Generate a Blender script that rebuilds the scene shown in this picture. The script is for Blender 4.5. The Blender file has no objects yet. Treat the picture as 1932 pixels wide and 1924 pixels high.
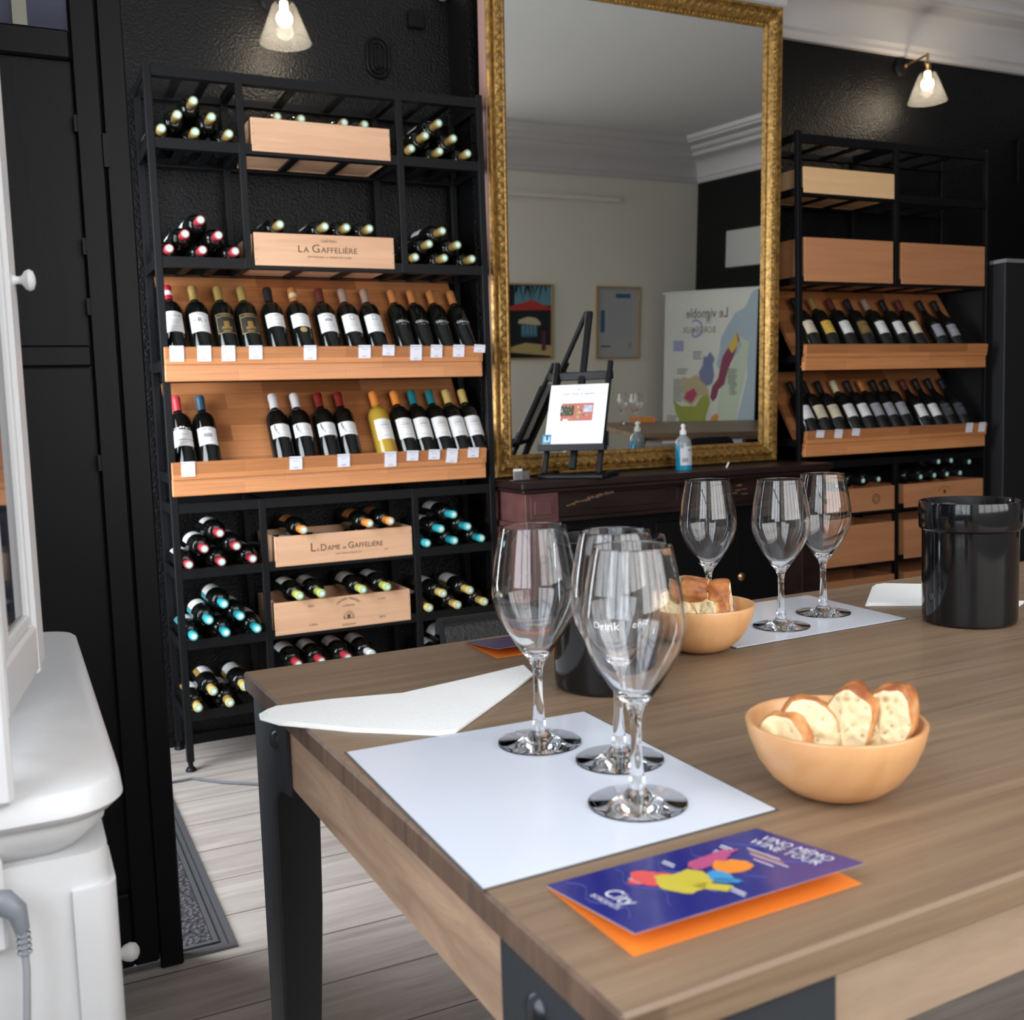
import bpy, math, random
from math import sin, cos, pi, radians, sqrt
from mathutils import Matrix, Vector, Euler, noise

# ------------------------------------------------------------------ camera, world, light
SC = bpy.context.scene
COL = SC.collection
F_PX, YAW, PITCH, ROLL = 1972.35, 0.44490269, 0.09594832, -0.03319693
CAM_H = 1.09
cam_d = bpy.data.cameras.new('camera')
cam = bpy.data.objects.new('camera', cam_d); COL.objects.link(cam); SC.camera = cam
cam_d.sensor_fit = 'HORIZONTAL'; cam_d.sensor_width = 36.0
cam_d.lens = F_PX / 1932 * 36.0
cam_d.clip_start = 0.02
_f = Vector((sin(YAW)*cos(PITCH), cos(YAW)*cos(PITCH), -sin(PITCH)))
_r = Vector((cos(YAW), -sin(YAW), 0)); _u = _r.cross(_f)
_r2 = _r*cos(ROLL) + _u*sin(ROLL); _u2 = -_r*sin(ROLL) + _u*cos(ROLL)
cam.matrix_world = Matrix(((_r2.x, _u2.x, -_f.x, 0), (_r2.y, _u2.y, -_f.y, 0), (_r2.z, _u2.z, -_f.z, CAM_H), (0, 0, 0, 1)))
cam_d.dof.use_dof = True; cam_d.dof.focus_distance = 1.55; cam_d.dof.aperture_fstop = 9.0

w = bpy.data.worlds.new('sky'); SC.world = w; w.use_nodes = True
bg = w.node_tree.nodes['Background']; bg.inputs[0].default_value = (0.75, 0.86, 1.0, 1); bg.inputs[1].default_value = 1.2

def area(name, loc, rot, sx, sy, power, color):
    d = bpy.data.lights.new(name, 'AREA'); d.shape = 'RECTANGLE'; d.size = sx; d.size_y = sy
    d.energy = power; d.color = color
    o = bpy.data.objects.new(name, d); COL.objects.link(o); o.location = loc; o.rotation_euler = rot
    return o
# daylight entering through the window and the doorway of the left wall and the shop window behind
area('daylight_left_window', (-0.62, 0.16, 1.75), (0, radians(-90), 0), 1.75, 1.25, 34, (0.90, 0.95, 1.0))
area('daylight_doorway', (-0.62, 2.70, 1.25), (0, radians(-68), 0), 2.0, 1.0, 80, (0.88, 0.94, 1.0))
area('daylight_shop_window', (1.35, -0.74, 1.75), (radians(90), 0, 0), 2.4, 1.65, 58, (1.0, 0.965, 0.92))
SC.view_settings.view_transform = 'Standard'; SC.view_settings.look = 'None'
SC.view_settings.exposure = 0.0; SC.view_settings.gamma = 1.0
SC.view_settings.use_curve_mapping = False
cy = SC.cycles
cy.use_denoising = True; cy.max_bounces = 14; cy.transmission_bounces = 12; cy.transparent_max_bounces = 12
cy.glossy_bounces = 6; cy.diffuse_bounces = 4; cy.sample_clamp_indirect = 4.0; cy.blur_glossy = 0.3

# ------------------------------------------------------------------ materials
def new_mat(name):
    m = bpy.data.materials.new(name); m.use_nodes = True
    return m, m.node_tree, m.node_tree.nodes['Principled BSDF']
MATS = {}
def mat(name, col=(0.5, 0.5, 0.5), rough=0.5, metal=0.0, trans=0.0, ior=1.45, emit=None, estr=0, coat=0.0, spec=0.5,
        nscale=0, namt=0.0, bump=0.0, bscale=60, stretch=(1, 1, 1)):
    if name in MATS: return MATS[name]
    m, nt, b = new_mat(name); MATS[name] = m
    b.inputs['Base Color'].default_value = (*col, 1); b.inputs['Roughness'].default_value = rough
    b.inputs['Metallic'].default_value = metal; b.inputs['Transmission Weight'].default_value = trans
    b.inputs['IOR'].default_value = ior; b.inputs['Coat Weight'].default_value = coat
    b.inputs['Specular IOR Level'].default_value = spec
    if emit: b.inputs['Emission Color'].default_value = (*emit, 1); b.inputs['Emission Strength'].default_value = estr
    if namt or bump:
        tc = nt.nodes.new('ShaderNodeTexCoord'); mp = nt.nodes.new('ShaderNodeMapping')
        mp.inputs['Scale'].default_value = stretch
        nt.links.new(tc.outputs['Object'], mp.inputs[0])
    if namt:
        n = nt.nodes.new('ShaderNodeTexNoise'); n.inputs['Scale'].default_value = nscale or 20; n.inputs['Detail'].default_value = 5
        nt.links.new(mp.outputs[0], n.inputs['Vector'])
        r = nt.nodes.new('ShaderNodeValToRGB')
        r.color_ramp.elements[0].color = (*[c*(1-namt) for c in col], 1); r.color_ramp.elements[0].position = 0.3
        r.color_ramp.elements[1].color = (*[min(1, c*(1+namt)) for c in col], 1); r.color_ramp.elements[1].position = 0.7
        nt.links.new(n.outputs['Fac'], r.inputs[0]); nt.links.new(r.outputs[0], b.inputs['Base Color'])
    if bump:
        n2 = nt.nodes.new('ShaderNodeTexNoise'); n2.inputs['Scale'].default_value = bscale; n2.inputs['Detail'].default_value = 4
        nt.links.new(mp.outputs[0], n2.inputs['Vector'])
        bp = nt.nodes.new('ShaderNodeBump'); bp.inputs['Strength'].default_value = bump; bp.inputs['Distance'].default_value = 0.004
        nt.links.new(n2.outputs['Fac'], bp.inputs['Height']); nt.links.new(bp.outputs[0], b.inputs['Normal'])
    return m

def wood(name, c1, c2, rough=0.45, grain=(1.5, 30, 30), amt=0.55, block=None, bcols=None, coat=0.0, rot=(0, 0, 0), perobj=0.12):
    """grain runs along the axis with the small scale; block=(length,row,mortar) adds staves or planks"""
    if name in MATS: return MATS[name]
    m, nt, b = new_mat(name); MATS[name] = m
    N = nt.nodes.new; L = nt.links.new
    tc = N('ShaderNodeTexCoord'); mp0 = N('ShaderNodeMapping'); mp0.inputs['Rotation'].default_value = rot
    L(tc.outputs['Object'], mp0.inputs[0])
    mp = N('ShaderNodeMapping'); mp.inputs['Scale'].default_value = grain; L(mp0.outputs[0], mp.inputs[0])
    oi = N('ShaderNodeObjectInfo'); ad = N('ShaderNodeVectorMath'); ad.operation = 'ADD'
    sc = N('ShaderNodeVectorMath'); sc.operation = 'SCALE'; sc.inputs[3].default_value = 17.0
    cb = N('ShaderNodeCombineXYZ'); L(oi.outputs['Random'], cb.inputs[0]); L(oi.outputs['Random'], cb.inputs[1])
    L(cb.outputs[0], sc.inputs[0]); L(mp.outputs[0], ad.inputs[0]); L(sc.outputs[0], ad.inputs[1])
    n = N('ShaderNodeTexNoise'); n.inputs['Scale'].default_value = 1.6; n.inputs['Detail'].default_value = 8
    n.inputs['Roughness'].default_value = 0.65; n.inputs['Distortion'].default_value = 0.7
    L(ad.outputs[0], n.inputs['Vector'])
    r = N('ShaderNodeValToRGB'); r.color_ramp.elements[0].position = 0.5-amt*0.42; r.color_ramp.elements[1].position = 0.5+amt*0.42
    r.color_ramp.elements[0].color = (*c1, 1); r.color_ramp.elements[1].color = (*c2, 1)
    L(n.outputs['Fac'], r.inputs[0])
    out = r.outputs[0]
    if block:
        br = N('ShaderNodeTexBrick'); br.inputs['Scale'].default_value = 1.0
        br.inputs['Brick Width'].default_value = block[0]; br.inputs['Row Height'].default_value = block[1]
        br.inputs['Mortar Size'].default_value = block[2]; br.inputs['Bias'].default_value = 0.0
        br.inputs['Mortar Smooth'].default_value = 0.2
        br.offset = 0.37; br.squash = 1.0
        br.inputs['Color1'].default_value = (*bcols[0], 1); br.inputs['Color2'].default_value = (*bcols[1], 1)
        br.inputs['Mortar'].default_value = (*bcols[2], 1)
        L(mp0.outputs[0], br.inputs['Vector'])
        mx = N('ShaderNodeMix'); mx.data_type = 'RGBA'; mx.blend_type = 'MULTIPLY'; mx.inputs[0].default_value = 1.0
        L(out, mx.inputs[6]); L(br.outputs['Color'], mx.inputs[7]); out = mx.outputs[2]
    hv = N('ShaderNodeHueSaturation'); mr = N('ShaderNodeMapRange')
    mr.inputs[3].default_value = 1-perobj; mr.inputs[4].default_value = 1+perobj
    L(oi.outputs['Random'], mr.inputs[0]); L(mr.outputs[0], hv.inputs['Value']); L(out, hv.inputs['Color'])
    L(hv.outputs[0], b.inputs['Base Color'])
    b.inputs['Roughness'].default_value = rough; b.inputs['Coat Weight'].default_value = coat
    bp = N('ShaderNodeBump'); bp.inputs['Strength'].default_value = 0.12; bp.inputs['Distance'].default_value = 0.002
    L(n.outputs['Fac'], bp.inputs['Height']); L(bp.outputs[0], b.inputs['Normal'])
    return m

M_wall = mat('black_wall_paint', (0.0045, 0.0045, 0.005), 0.33, bump=1.0, bscale=110, spec=0.26)
M_cream = mat('cream_wall_paint', (0.74, 0.71, 0.62), 0.75, bump=0.1)
M_ceil = mat('white_ceiling_paint', (0.62, 0.62, 0.62), 0.7, bump=0.15, bscale=14)
M_cornice = mat('white_cornice_plaster', (0.58, 0.56, 0.565), 0.6)
M_floor = wood('grey_laminate_planks', (0.24, 0.20, 0.175), (0.53, 0.48, 0.44), 0.38, grain=(1.4, 16, 16), amt=0.7,
               block=(1.25, 0.19, 0.0022), bcols=((1, 1, 1), (0.86, 0.85, 0.84), (0.25, 0.22, 0.2)), perobj=0)
M_steel = mat('black_steel', (0.0045, 0.0048, 0.0058), 0.47, metal=0.0, spec=0.22, bump=0.08, bscale=200)
M_tsteel = mat('charcoal_steel', (0.034, 0.038, 0.044), 0.45, metal=0.0, spec=0.35, bump=0.1, bscale=300)
M_bblack = mat('black_painted_wood', (0.0032, 0.0034, 0.0042), 0.45, spec=0.2, bump=0.15, bscale=30, stretch=(1, 1, 0.1))
M_white = mat('white_furniture_paint', (0.66, 0.66, 0.67), 0.32, bump=0.25, bscale=25, spec=0.5)
M_tray_shaded = wood('butcher_block_beech_shaded', (0.34, 0.125, 0.045), (0.56, 0.25, 0.105), 0.38, grain=(2.2, 60, 60), amt=0.8,
              block=(0.34, 0.034, 0.0004), bcols=((1.22, 1.2, 1.15), (0.66, 0.58, 0.50), (0.6, 0.5, 0.4)), perobj=0.04)  # same beech, darkened to paint in the shade of the shelf above
M_tray_v = wood('butcher_block_beech_upright', (0.42, 0.155, 0.055), (0.66, 0.30, 0.125), 0.38, grain=(2.2, 60, 60), amt=0.8,
              block=(0.34, 0.034, 0.0004), bcols=((1.22, 1.2, 1.15), (0.66, 0.58, 0.50), (0.6, 0.5, 0.4)), perobj=0.04, rot=(radians(-90), 0, 0))
M_crate = wood('pale_pine_crate', (0.62, 0.33, 0.19), (0.80, 0.50, 0.31), 0.6, grain=(1.6, 25, 25), amt=0.8)
M_crate_b = wood('orange_pine_crate', (0.44, 0.17, 0.07), (0.60, 0.28, 0.13), 0.6, grain=(1.2, 18, 18), amt=0.8)
M_crate_y = wood('yellow_pine_crate', (0.68, 0.42, 0.20), (0.80, 0.52, 0.28), 0.6, grain=(1.2, 18, 18), amt=0.8)
M_table = wood('oak_table_top', (0.105, 0.066, 0.041), (0.34, 0.235, 0.150), 0.42, grain=(1.3, 42, 42), amt=0.95,
               block=(4.0, 0.145, 0.0005), bcols=((1.04, 1.02, 1.0), (0.88, 0.87, 0.86), (0.7, 0.65, 0.6)), perobj=0)
M_end = wood('oak_end_grain', (0.045, 0.025, 0.016), (0.22, 0.13, 0.085), 0.55, grain=(30, 40, 5), amt=0.8, perobj=0)
M_apron = wood('pale_reclaimed_wood', (0.20, 0.12, 0.08), (0.72, 0.47, 0.31), 0.55, grain=(26, 3.0, 22), amt=0.8, perobj=0)
M_apron_x = wood('pale_reclaimed_wood_lengthways', (0.24, 0.16, 0.11), (0.55, 0.40, 0.28), 0.55, grain=(2.0, 26, 9), amt=0.9, perobj=0)
M_bowl = wood('bamboo_bowl_wood', (0.56, 0.27, 0.105), (0.76, 0.43, 0.20), 0.32, grain=(16, 3, 7), amt=0.7, coat=0.15, perobj=0)
M_mantel = mat('worn_mahogany', (0.017, 0.007, 0.0065), 0.42, spec=.35, nscale=9, namt=0.5, bump=0.1, stretch=(0.4, 2, 2))
M_mantel_l = mat('pale_red_mahogany', (0.10, 0.038, 0.034), 0.5, nscale=9, namt=0.3)  # paler, redder mahogany, used on the left pilaster only
M_scratch = mat('bare_wood_scratch', (0.20, 0.11, 0.06), 0.7)
M_gold = mat('antique_gilding', (0.34, 0.195, 0.055), 0.38, metal=0.6, nscale=60, namt=0.5, bump=0.3, bscale=160)
M_goldw = mat('worn_gilt_edge', (0.50, 0.28, 0.10), 0.45, metal=0.3, nscale=20, namt=0.25)
M_mirror = mat('mirror_silver', (0.86, 0.86, 0.83), 0.012, metal=1.0)
M_bottle = mat('dark_wine_glass', (0.004, 0.005, 0.004), 0.06, spec=0.6)
M_bottle_s = mat('dark_wine_glass_dusty', (0.006, 0.007, 0.006), 0.16, spec=0.6)
M_ywine = mat('golden_wine_glass', (0.62, 0.40, 0.05), 0.06, trans=0.35)
M_paper = mat('white_label_paper', (0.74, 0.73, 0.72), 0.6)
M_cream_p = mat('cream_label_paper', (0.66, 0.58, 0.42), 0.6)
M_yel_p = mat('yellow_label_paper', (0.72, 0.46, 0.06), 0.5)
M_brn_p = mat('brown_label_paper', (0.20, 0.12, 0.03), 0.5)
M_gry_p = mat('grey_label_paper', (0.30, 0.30, 0.33), 0.5)
M_dk_p = mat('dark_slate_label_paper', (0.045, 0.05, 0.06), 0.5)
M_blk_p = mat('black_label_paper', (0.02, 0.017, 0.015), 0.5)
M_tag = mat('price_card_paper', (0.80, 0.79, 0.86), 0.6)
M_ink = mat('dark_ink', (0.05, 0.05, 0.06), 0.7)
M_inkg = mat('grey_ink', (0.32, 0.32, 0.34), 0.7)
M_inkb = mat('blue_grey_ink', (0.16, 0.17, 0.34), 0.7)
M_inkd = mat('dark_blue_ink', (0.05, 0.05, 0.16), 0.7)
M_inkw = mat('white_ink', (0.78, 0.78, 0.80), 0.6)
M_burn = mat('burnt_wood_ink', (0.115, 0.05, 0.025), 0.7)
M_brass = mat('brass', (0.55, 0.34, 0.14), 0.3, metal=1.0)
M_medal = mat('gold_medal_foil', (0.62, 0.45, 0.18), 0.35, metal=0.6)
M_seal = mat('green_white_seal', (0.22, 0.55, 0.44), 0.4)
M_sealw = mat('white_seal_centre', (0.74, 0.85, 0.80), 0.4)
CAPS = {'gold': (0.36, 0.24, 0.075), 'red': (0.45, 0.035, 0.05), 'teal': (0.03, 0.36, 0.42), 'yellow': (0.62, 0.45, 0.14),
        'orange': (0.80, 0.27, 0.05), 'green': (0.52, 0.55, 0.13), 'black': (0.012, 0.012, 0.014), 'copper': (0.50, 0.19, 0.06),
        'white': (0.70, 0.68, 0.68), 'brown': (0.10, 0.022, 0.018), 'rose': (0.36, 0.24, 0.19), 'cream': (0.62, 0.50, 0.32),
        'crimson': (0.36, 0.01, 0.03), 'navy': (0.03, 0.075, 0.12), 'darkteal': (0.012, 0.17, 0.20), 'darkred': (0.19, 0.016, 0.012)}
for k, c in CAPS.items():
    mat('capsule_'+k, c, 0.34, metal=0.25 if k in ('gold', 'copper', 'rose') else 0.0)
M_glass = mat('clear_glass', (1, 1, 1), 0.0, trans=1.0, ior=1.48)
M_shade = mat('lamp_shade_glass', (0.30, 0.30, 0.30), 0.06)
M_shade.node_tree.nodes['Principled BSDF'].inputs['Alpha'].default_value = 0.09
M_bulb = mat('lit_bulb', (1, 0.95, 0.85), 0.5, emit=(1.0, 0.80, 0.52), estr=22)
M_sheet = mat('white_placemat_paper', (0.66, 0.70, 0.79), 0.16, spec=0.6)
M_sheet_e = mat('placemat_laminate_edge', (0.09, 0.085, 0.08), 0.3)
M_napkin = mat('white_paper_napkin', (0.95, 0.95, 0.94), 0.85, bump=0.3, bscale=200)
M_bucket = mat('glossy_black_plastic', (0.006, 0.006, 0.007), 0.1, spec=0.55)
M_leather = mat('black_leather', (0.006, 0.006, 0.007), 0.38, spec=.35, bump=0.4, bscale=120)
M_easel = mat('black_easel_wood', (0.0045, 0.0045, 0.005), 0.45, spec=.3)
M_bblue = mat('brochure_blue', (0.020, 0.022, 0.20), 0.16, spec=0.6)
M_bnavy = mat('brochure_navy', (0.022, 0.025, 0.12), 0.3)
M_borange = mat('brochure_orange', (0.86, 0.235, 0.03), 0.4)
M_edge = mat('brochure_paper_edge', (0.75, 0.70, 0.72), 0.5)

# ------------------------------------------------------------------ mesh building
class MB:
    def __init__(s): s.v = []; s.f = []; s.m = []
    def add(s, vs, fs, mi=0, M=None):
        o = len(s.v)
        s.v += [tuple(M @ Vector(p)) if M is not None else tuple(p) for p in vs]
        s.f += [tuple(i+o for i in f) for f in fs]; s.m += [mi]*len(fs)
        return s
    def box(s, x0, x1, y0, y1, z0, z1, mi=0, M=None, bv=0.0):
        if bv <= 0:
            vs = [(x, y, z) for z in (z0, z1) for y in (y0, y1) for x in (x0, x1)]
            fs = [(0, 2, 3, 1), (4, 5, 7, 6), (0, 1, 5, 4), (2, 6, 7, 3), (0, 4, 6, 2), (1, 3, 7, 5)]
            return s.add(vs, fs, mi, M)
        b = bv   # chamfered box
        X = (x0, x1); Y = (y0, y1); Z = (z0, z1); sg = (1, -1)
        vs = []; idx = {}
        for i in (0, 1):
            for j in (0, 1):
                for k in (0, 1):
                    px, py, pz = X[i], Y[j], Z[k]
                    for a in range(3):
                        p = [px+sg[i]*b, py+sg[j]*b, pz+sg[k]*b]; p[a] = (px, py, pz)[a]
                        idx[(i, j, k, a)] = len(vs); vs.append(tuple(p))
        fs = []
        I = lambda i, j, k, a: idx[(i, j, k, a)]
        fs += [(I(0,0,0,0), I(0,0,1,0), I(0,1,1,0), I(0,1,0,0)), (I(1,0,0,0), I(1,1,0,0), I(1,1,1,0), I(1,0,1,0))]
        fs += [(I(0,0,0,1), I(1,0,0,1), I(1,0,1,1), I(0,0,1,1)), (I(0,1,0,1), I(0,1,1,1), I(1,1,1,1), I(1,1,0,1))]
        fs += [(I(0,0,0,2), I(0,1,0,2), I(1,1,0,2), I(1,0,0,2)), (I(0,0,1,2), I(1,0,1,2), I(1,1,1,2), I(0,1,1,2))]
        for p in (0, 1):
            for q in (0, 1):
                fs.append((I(0,p,q,1), I(0,p,q,2), I(1,p,q,2), I(1,p,q,1)))
                fs.append((I(p,0,q,0), I(p,0,q,2), I(p,1,q,2), I(p,1,q,0)))
                fs.append((I(p,q,0,0), I(p,q,0,1), I(p,q,1,1), I(p,q,1,0)))
        for i in (0, 1):
            for j in (0, 1):
                for k in (0, 1): fs.append((I(i,j,k,0), I(i,j,k,1), I(i,j,k,2)))
        return s.add(vs, fs, mi, M)
    def lathe(s, prof, n=32, mi=0, M=None, a0=0.0, a1=2*pi, mis=None):
        full = abs(a1-a0-2*pi) < 1e-6; k = n if full else n+1
        vs = []; fs = []; ms = []
        rows = []
        for (r, z) in prof:
            if r < 1e-7 and full: rows.append([len(vs)]*k); vs.append((0, 0, z))
            else:
                rows.append(list(range(len(vs), len(vs)+k)))
                for i in range(k):
                    a = a0+(a1-a0)*i/n; vs.append((r*cos(a), r*sin(a), z))
        for j in range(len(prof)-1):
            A, B = rows[j], rows[j+1]
            for i in range(n):
                i2 = (i+1) % k if full else i+1
                q = [A[i], A[i2], B[i2], B[i]]; q2 = []
                for t in q:
                    if t not in q2: q2.append(t)
                if len(q2) > 2: fs.append(tuple(q2)); ms.append(mis[j] if mis else mi)
        o = len(s.v)
        s.v += [tuple(M @ Vector(p)) if M is not None else p for p in vs]
        s.f += [tuple(i+o for i in f) for f in fs]; s.m += ms
        return s
    def tube(s, pts, r, n=10, mi=0, closed=False, M=None):
        pts = [Vector(p) for p in pts]; k = len(pts); vs = []; fs = []
        prev = None
        for i, p in enumerate(pts):
            if closed: t = pts[(i+1) % k]-pts[i-1]
            else: t = pts[min(i+1, k-1)]-pts[max(i-1, 0)]
            t.normalize()
            if prev is None:
                a = t.orthogonal().normalized()
            else:
                a = (prev - t*prev.dot(t)).normalized()
            prev = a; b = t.cross(a)
            rr = r[i] if isinstance(r, (list, tuple)) else r
            vs += [tuple(p+a*rr*cos(2*pi*j/n)+b*rr*sin(2*pi*j/n)) for j in range(n)]
        for i in range(k if closed else k-1):
            for j in range(n):
                i2 = (i+1) % k
                fs.append((i*n+j, i*n+(j+1) % n, i2*n+(j+1) % n, i2*n+j))
        if not closed:
            fs.append(tuple(range(n-1, -1, -1))); fs.append(tuple(range((k-1)*n, k*n)))
        return s.add(vs, fs, mi, M)
    def prism(s, poly, h0, h1, mi=0, M=None):
        """poly in xy extruded from z=h0 to h1"""
        a = sum(poly[i][0]*poly[(i+1) % len(poly)][1]-poly[(i+1) % len(poly)][0]*poly[i][1] for i in range(len(poly)))
        if a < 0: poly = poly[::-1]
        n = len(poly)
        vs = [(x, y, h0) for x, y in poly]+[(x, y, h1) for x, y in poly]
        fs = [tuple(range(n-1, -1, -1)), tuple(range(n, 2*n))]+[(i, (i+1) % n, n+(i+1) % n, n+i) for i in range(n)]
        return s.add(vs, fs, mi, M)
    def build(s, name, mats, parent=None, smooth=30, label=None, recalc=False):
        me = bpy.data.meshes.new(name); me.from_pydata(s.v, [], s.f)
        if not isinstance(mats, (list, tuple)): mats = [mats]
        for m in mats: me.materials.append(m)
        me.polygons.foreach_set('material_index', s.m)
        if recalc:
            import bmesh
            bm = bmesh.new(); bm.from_mesh(me); bmesh.ops.recalc_face_normals(bm, faces=bm.faces); bm.to_mesh(me); bm.free()
        if smooth:
            me.polygons.foreach_set('use_smooth', [True]*len(me.polygons))
            me.set_sharp_from_angle(angle=radians(smooth))
        me.update()
        o = bpy.data.objects.new(name, me); COL.objects.link(o)
        if parent is not None: o.parent = parent
        if label: o['label'] = label
        return o

def tag(o, label, cat, group=None):
    o['label'] = label; o['category'] = cat
    if group: o['group'] = group
    return o
def thing(name, label, cat, loc=(0, 0, 0), rot=(0, 0, 0), group=None):
    o = bpy.data.objects.new(name, None); COL.objects.link(o); o.empty_display_size = 0.05
    o.location = loc; o.rotation_euler = rot
    return tag(o, label, cat, group)
def struct(name, mb, m, smooth=30, parent=None):
    o = mb.build(name, m, parent, smooth)
    if parent is None: o['kind'] = 'structure'
    return o
def dup(root, loc, rot=None, label=None, group=None):
    c = root.copy(); COL.objects.link(c); c.location = loc
    if rot is not None: c.rotation_euler = rot
    if label: c['label'] = label
    if group: c['group'] = group
    for ch in root.children:
        d = ch.copy(); COL.objects.link(d); d.parent = c
        for g in ch.children:
            e = g.copy(); COL.objects.link(e); e.parent = d
    return c

TXT = {}
def text_geo(s, size=1.0, res=2, space=1.0):
    key = (s, res, space)
    if key not in TXT:
        cu = bpy.data.curves.new('t', 'FONT'); cu.body = s; cu.align_x = 'CENTER'; cu.align_y = 'CENTER'
        cu.resolution_u = res; cu.space_character = space
        o = bpy.data.objects.new('t', cu)
        me = bpy.data.meshes.new_from_object(o)
        TXT[key] = ([tuple(v.co) for v in me.vertices], [tuple(p.vertices) for p in me.polygons])
        bpy.data.objects.remove(o); bpy.data.meshes.remove(me); bpy.data.curves.remove(cu)
    v, f = TXT[key]
    return [(x*size, y*size, z) for x, y, z in v], f
def put_text(mb, s, size, M, mi=0, res=2, sx=1.0, space=1.0):
    v, f = text_geo(s, size, res, space)
    mb.add([(x*sx, y, z) for x, y, z in v], f, mi, M)
def R(ax, deg): return Matrix.Rotation(radians(deg), 4, ax)
def T(x, y, z): return Matrix.Translation((x, y, z))
FRONT = R('X', 90)     # xy artwork -> upright, facing -y

# ------------------------------------------------------------------ setting
CZ = 2.88; WB = 3.60; WF = -0.57; XL = -0.45; XR = 5.22
struct('floor', MB().box(XL-.15, XR+.1, WF-.15, WB+.1, -0.06, 0), M_floor)
struct('ceiling', MB().box(XL-.15, XR+.1, WF-.15, WB+.1, CZ, CZ+.06), M_ceil)
struct('wall_back', MB().box(XL-.15, XR+.1, WB, WB+.1, 0, CZ), M_wall)
BX0, BX1, BY = 1.525, 2.845, 3.43     # chimney breast
struct('wall_chimney_breast', MB().box(BX0, BX1, BY, WB, 0, CZ), M_wall)
b = MB()
for (y0, y1, z0, z1) in [(WF, -0.46, 0, CZ), (-.46, .80, 0, .86), (-.46, .80, 2.62, CZ), (.80, 2.17, 0, CZ), (2.17, 3.22, 2.3, CZ), (3.22, WB, 0, CZ)]:
    b.box(XL-.1, XL, y0, y1, z0, z1)
struct('wall_left', b, M_wall)
b = MB()
for (x0, x1, z0, z1) in [(XL, .15, 0, CZ), (.15, 2.55, 0, .92), (.15, 2.55, 2.58, CZ), (2.55, XR, 0, CZ)]:
    b.box(x0, x1, WF-.1, WF, z0, z1)
struct('wall_front', b, M_cream)
struct('wall_right', MB().box(XR, XR+.1, WF-.1, WB, 0, CZ), M_wall)
# windows: frames with mullions and panes
def window(name, M, wdt, hgt, cols, rows):
    b = MB(); t = .045
    b.box(0, t, 0, .05, 0, hgt, M=M); b.box(wdt-t, wdt, 0, .05, 0, hgt, M=M)
    b.box(t, wdt-t, 0, .05, 0, t, M=M); b.box(t, wdt-t, 0, .05, hgt-t, hgt, M=M)
    for i in range(1, cols): b.box(wdt*i/cols-.022, wdt*i/cols+.022, .005, .045, t, hgt-t, M=M)
    for j in range(1, rows): b.box(t, wdt-t, .008, .042, hgt*j/rows-.014, hgt*j/rows+.014, M=M)
    return struct(name, b, M_white, smooth=0)
window('window_1', T(XL-.08, .80, .86) @ R('Z', -90), 1.26, 1.76, 3, 3)
window('window_2', T(.15, WF-.08, .92), 2.40, 1.66, 5, 2)
# cornices
def cornice_pts(ext):
    p = [(0, 2.60)]
    p += [(.022, 2.60), (.030, 2.612), (.030, 2.628), (.040, 2.636)]
    for i in range(9):
        a = i/8*pi/2; p.append((.045+.135*(1-cos(a)), 2.64+.12*sin(a)))
    p += [(.200, 2.766), (.212, 2.775), (.212, 2.795), (.245, 2.80), (.262, 2.812), (.275, 2.83), (.36, 2.836), (.372, 2.85), (.39, 2.853), (.40, CZ+.01), (0, CZ+.01)]
    return p
def cornice(name, path, mt=M_cornice):
    """path of plan points with the wall on the left side of travel; mitred corners"""
    P = cornice_pts(0); n = len(path); vs = []; fs = []
    for i, (px, py) in enumerate(path):
        def nrm(a, b):
            d = Vector((b[0]-a[0], b[1]-a[1])); d.normalize(); return Vector((d.y, -d.x))
        if i == 0: nn = nrm(path[0], path[1])
        elif i == n-1: nn = nrm(path[-2], path[-1])
        else:
            a, c = nrm(path[i-1], path[i]), nrm(path[i], path[i+1]); nn = (a+c)/(1+a.dot(c))
        vs += [(px+nn.x*e, py+nn.y*e, z) for e, z in P]
    k = len(P)
    for i in range(n-1):
        for j in range(k): fs.append((i*k+j, i*k+(j+1) % k, (i+1)*k+(j+1) % k, (i+1)*k+j))
    b = MB(); b.add(vs, fs)
    return struct(name, b, mt, smooth=28)
cornice('trim_1', [(XL, WF), (XL, WB), (BX0, WB), (BX0, BY), (BX1, BY), (BX1, WB), (XR, WB), (XR, WF), (XL+.001, WF)])
# picture rail / duct on the cream wall, seen in the mirror
struct('trim_2', MB().box(2.7, 4.45, WF, WF+.05, 2.41, 2.44), M_cream)
struct('baseboard_back', MB().box(XL, BX0, WB-.02, WB, 0, .035).box(BX1, XR, WB-.02, WB, 0, .035), M_bblack)

# black panelled door leaf at the entrance, glazed above
d = MB(); DY = 2.11; DT = .04
def fr(b, x0, x1, z0, z1): b.box(x0, x1, DY, DY+DT, z0, z1, bv=.004)
fr(d, .150, .197, .02, 2.75); fr(d, -.28, -.235, .02, 2.75)
fr(d, -.235, .150, .02, .17); fr(d, -.235, .150, 1.195, 1.235); fr(d, -.235, .150, 1.748, 1.80); fr(d, -.235, .150, 2.6, 2.75)
d.box(-.235, .150, DY+.014, DY+.026, .17, 1.195); d.box(-.235, .150, DY+.014, DY+.026, 1.235, 1.748)
door = struct('door_1', d, M_bblack, smooth=0)
MB().box(.1985, .243, DY+.004, DY+.05, .0, 2.86, bv=.003).build('door_post', M_bblack, door)
for z in (1.62, 1.40, 1.29, 1.0): MB().box(.147, .153, DY-.004, DY+.004, z, z+.03).build('panel_clip', M_steel, door, smooth=0)
MB().box(.194, .204, DY-.006, DY+.002, 1.56, 1.62).build('hinge', M_steel, door)
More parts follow.
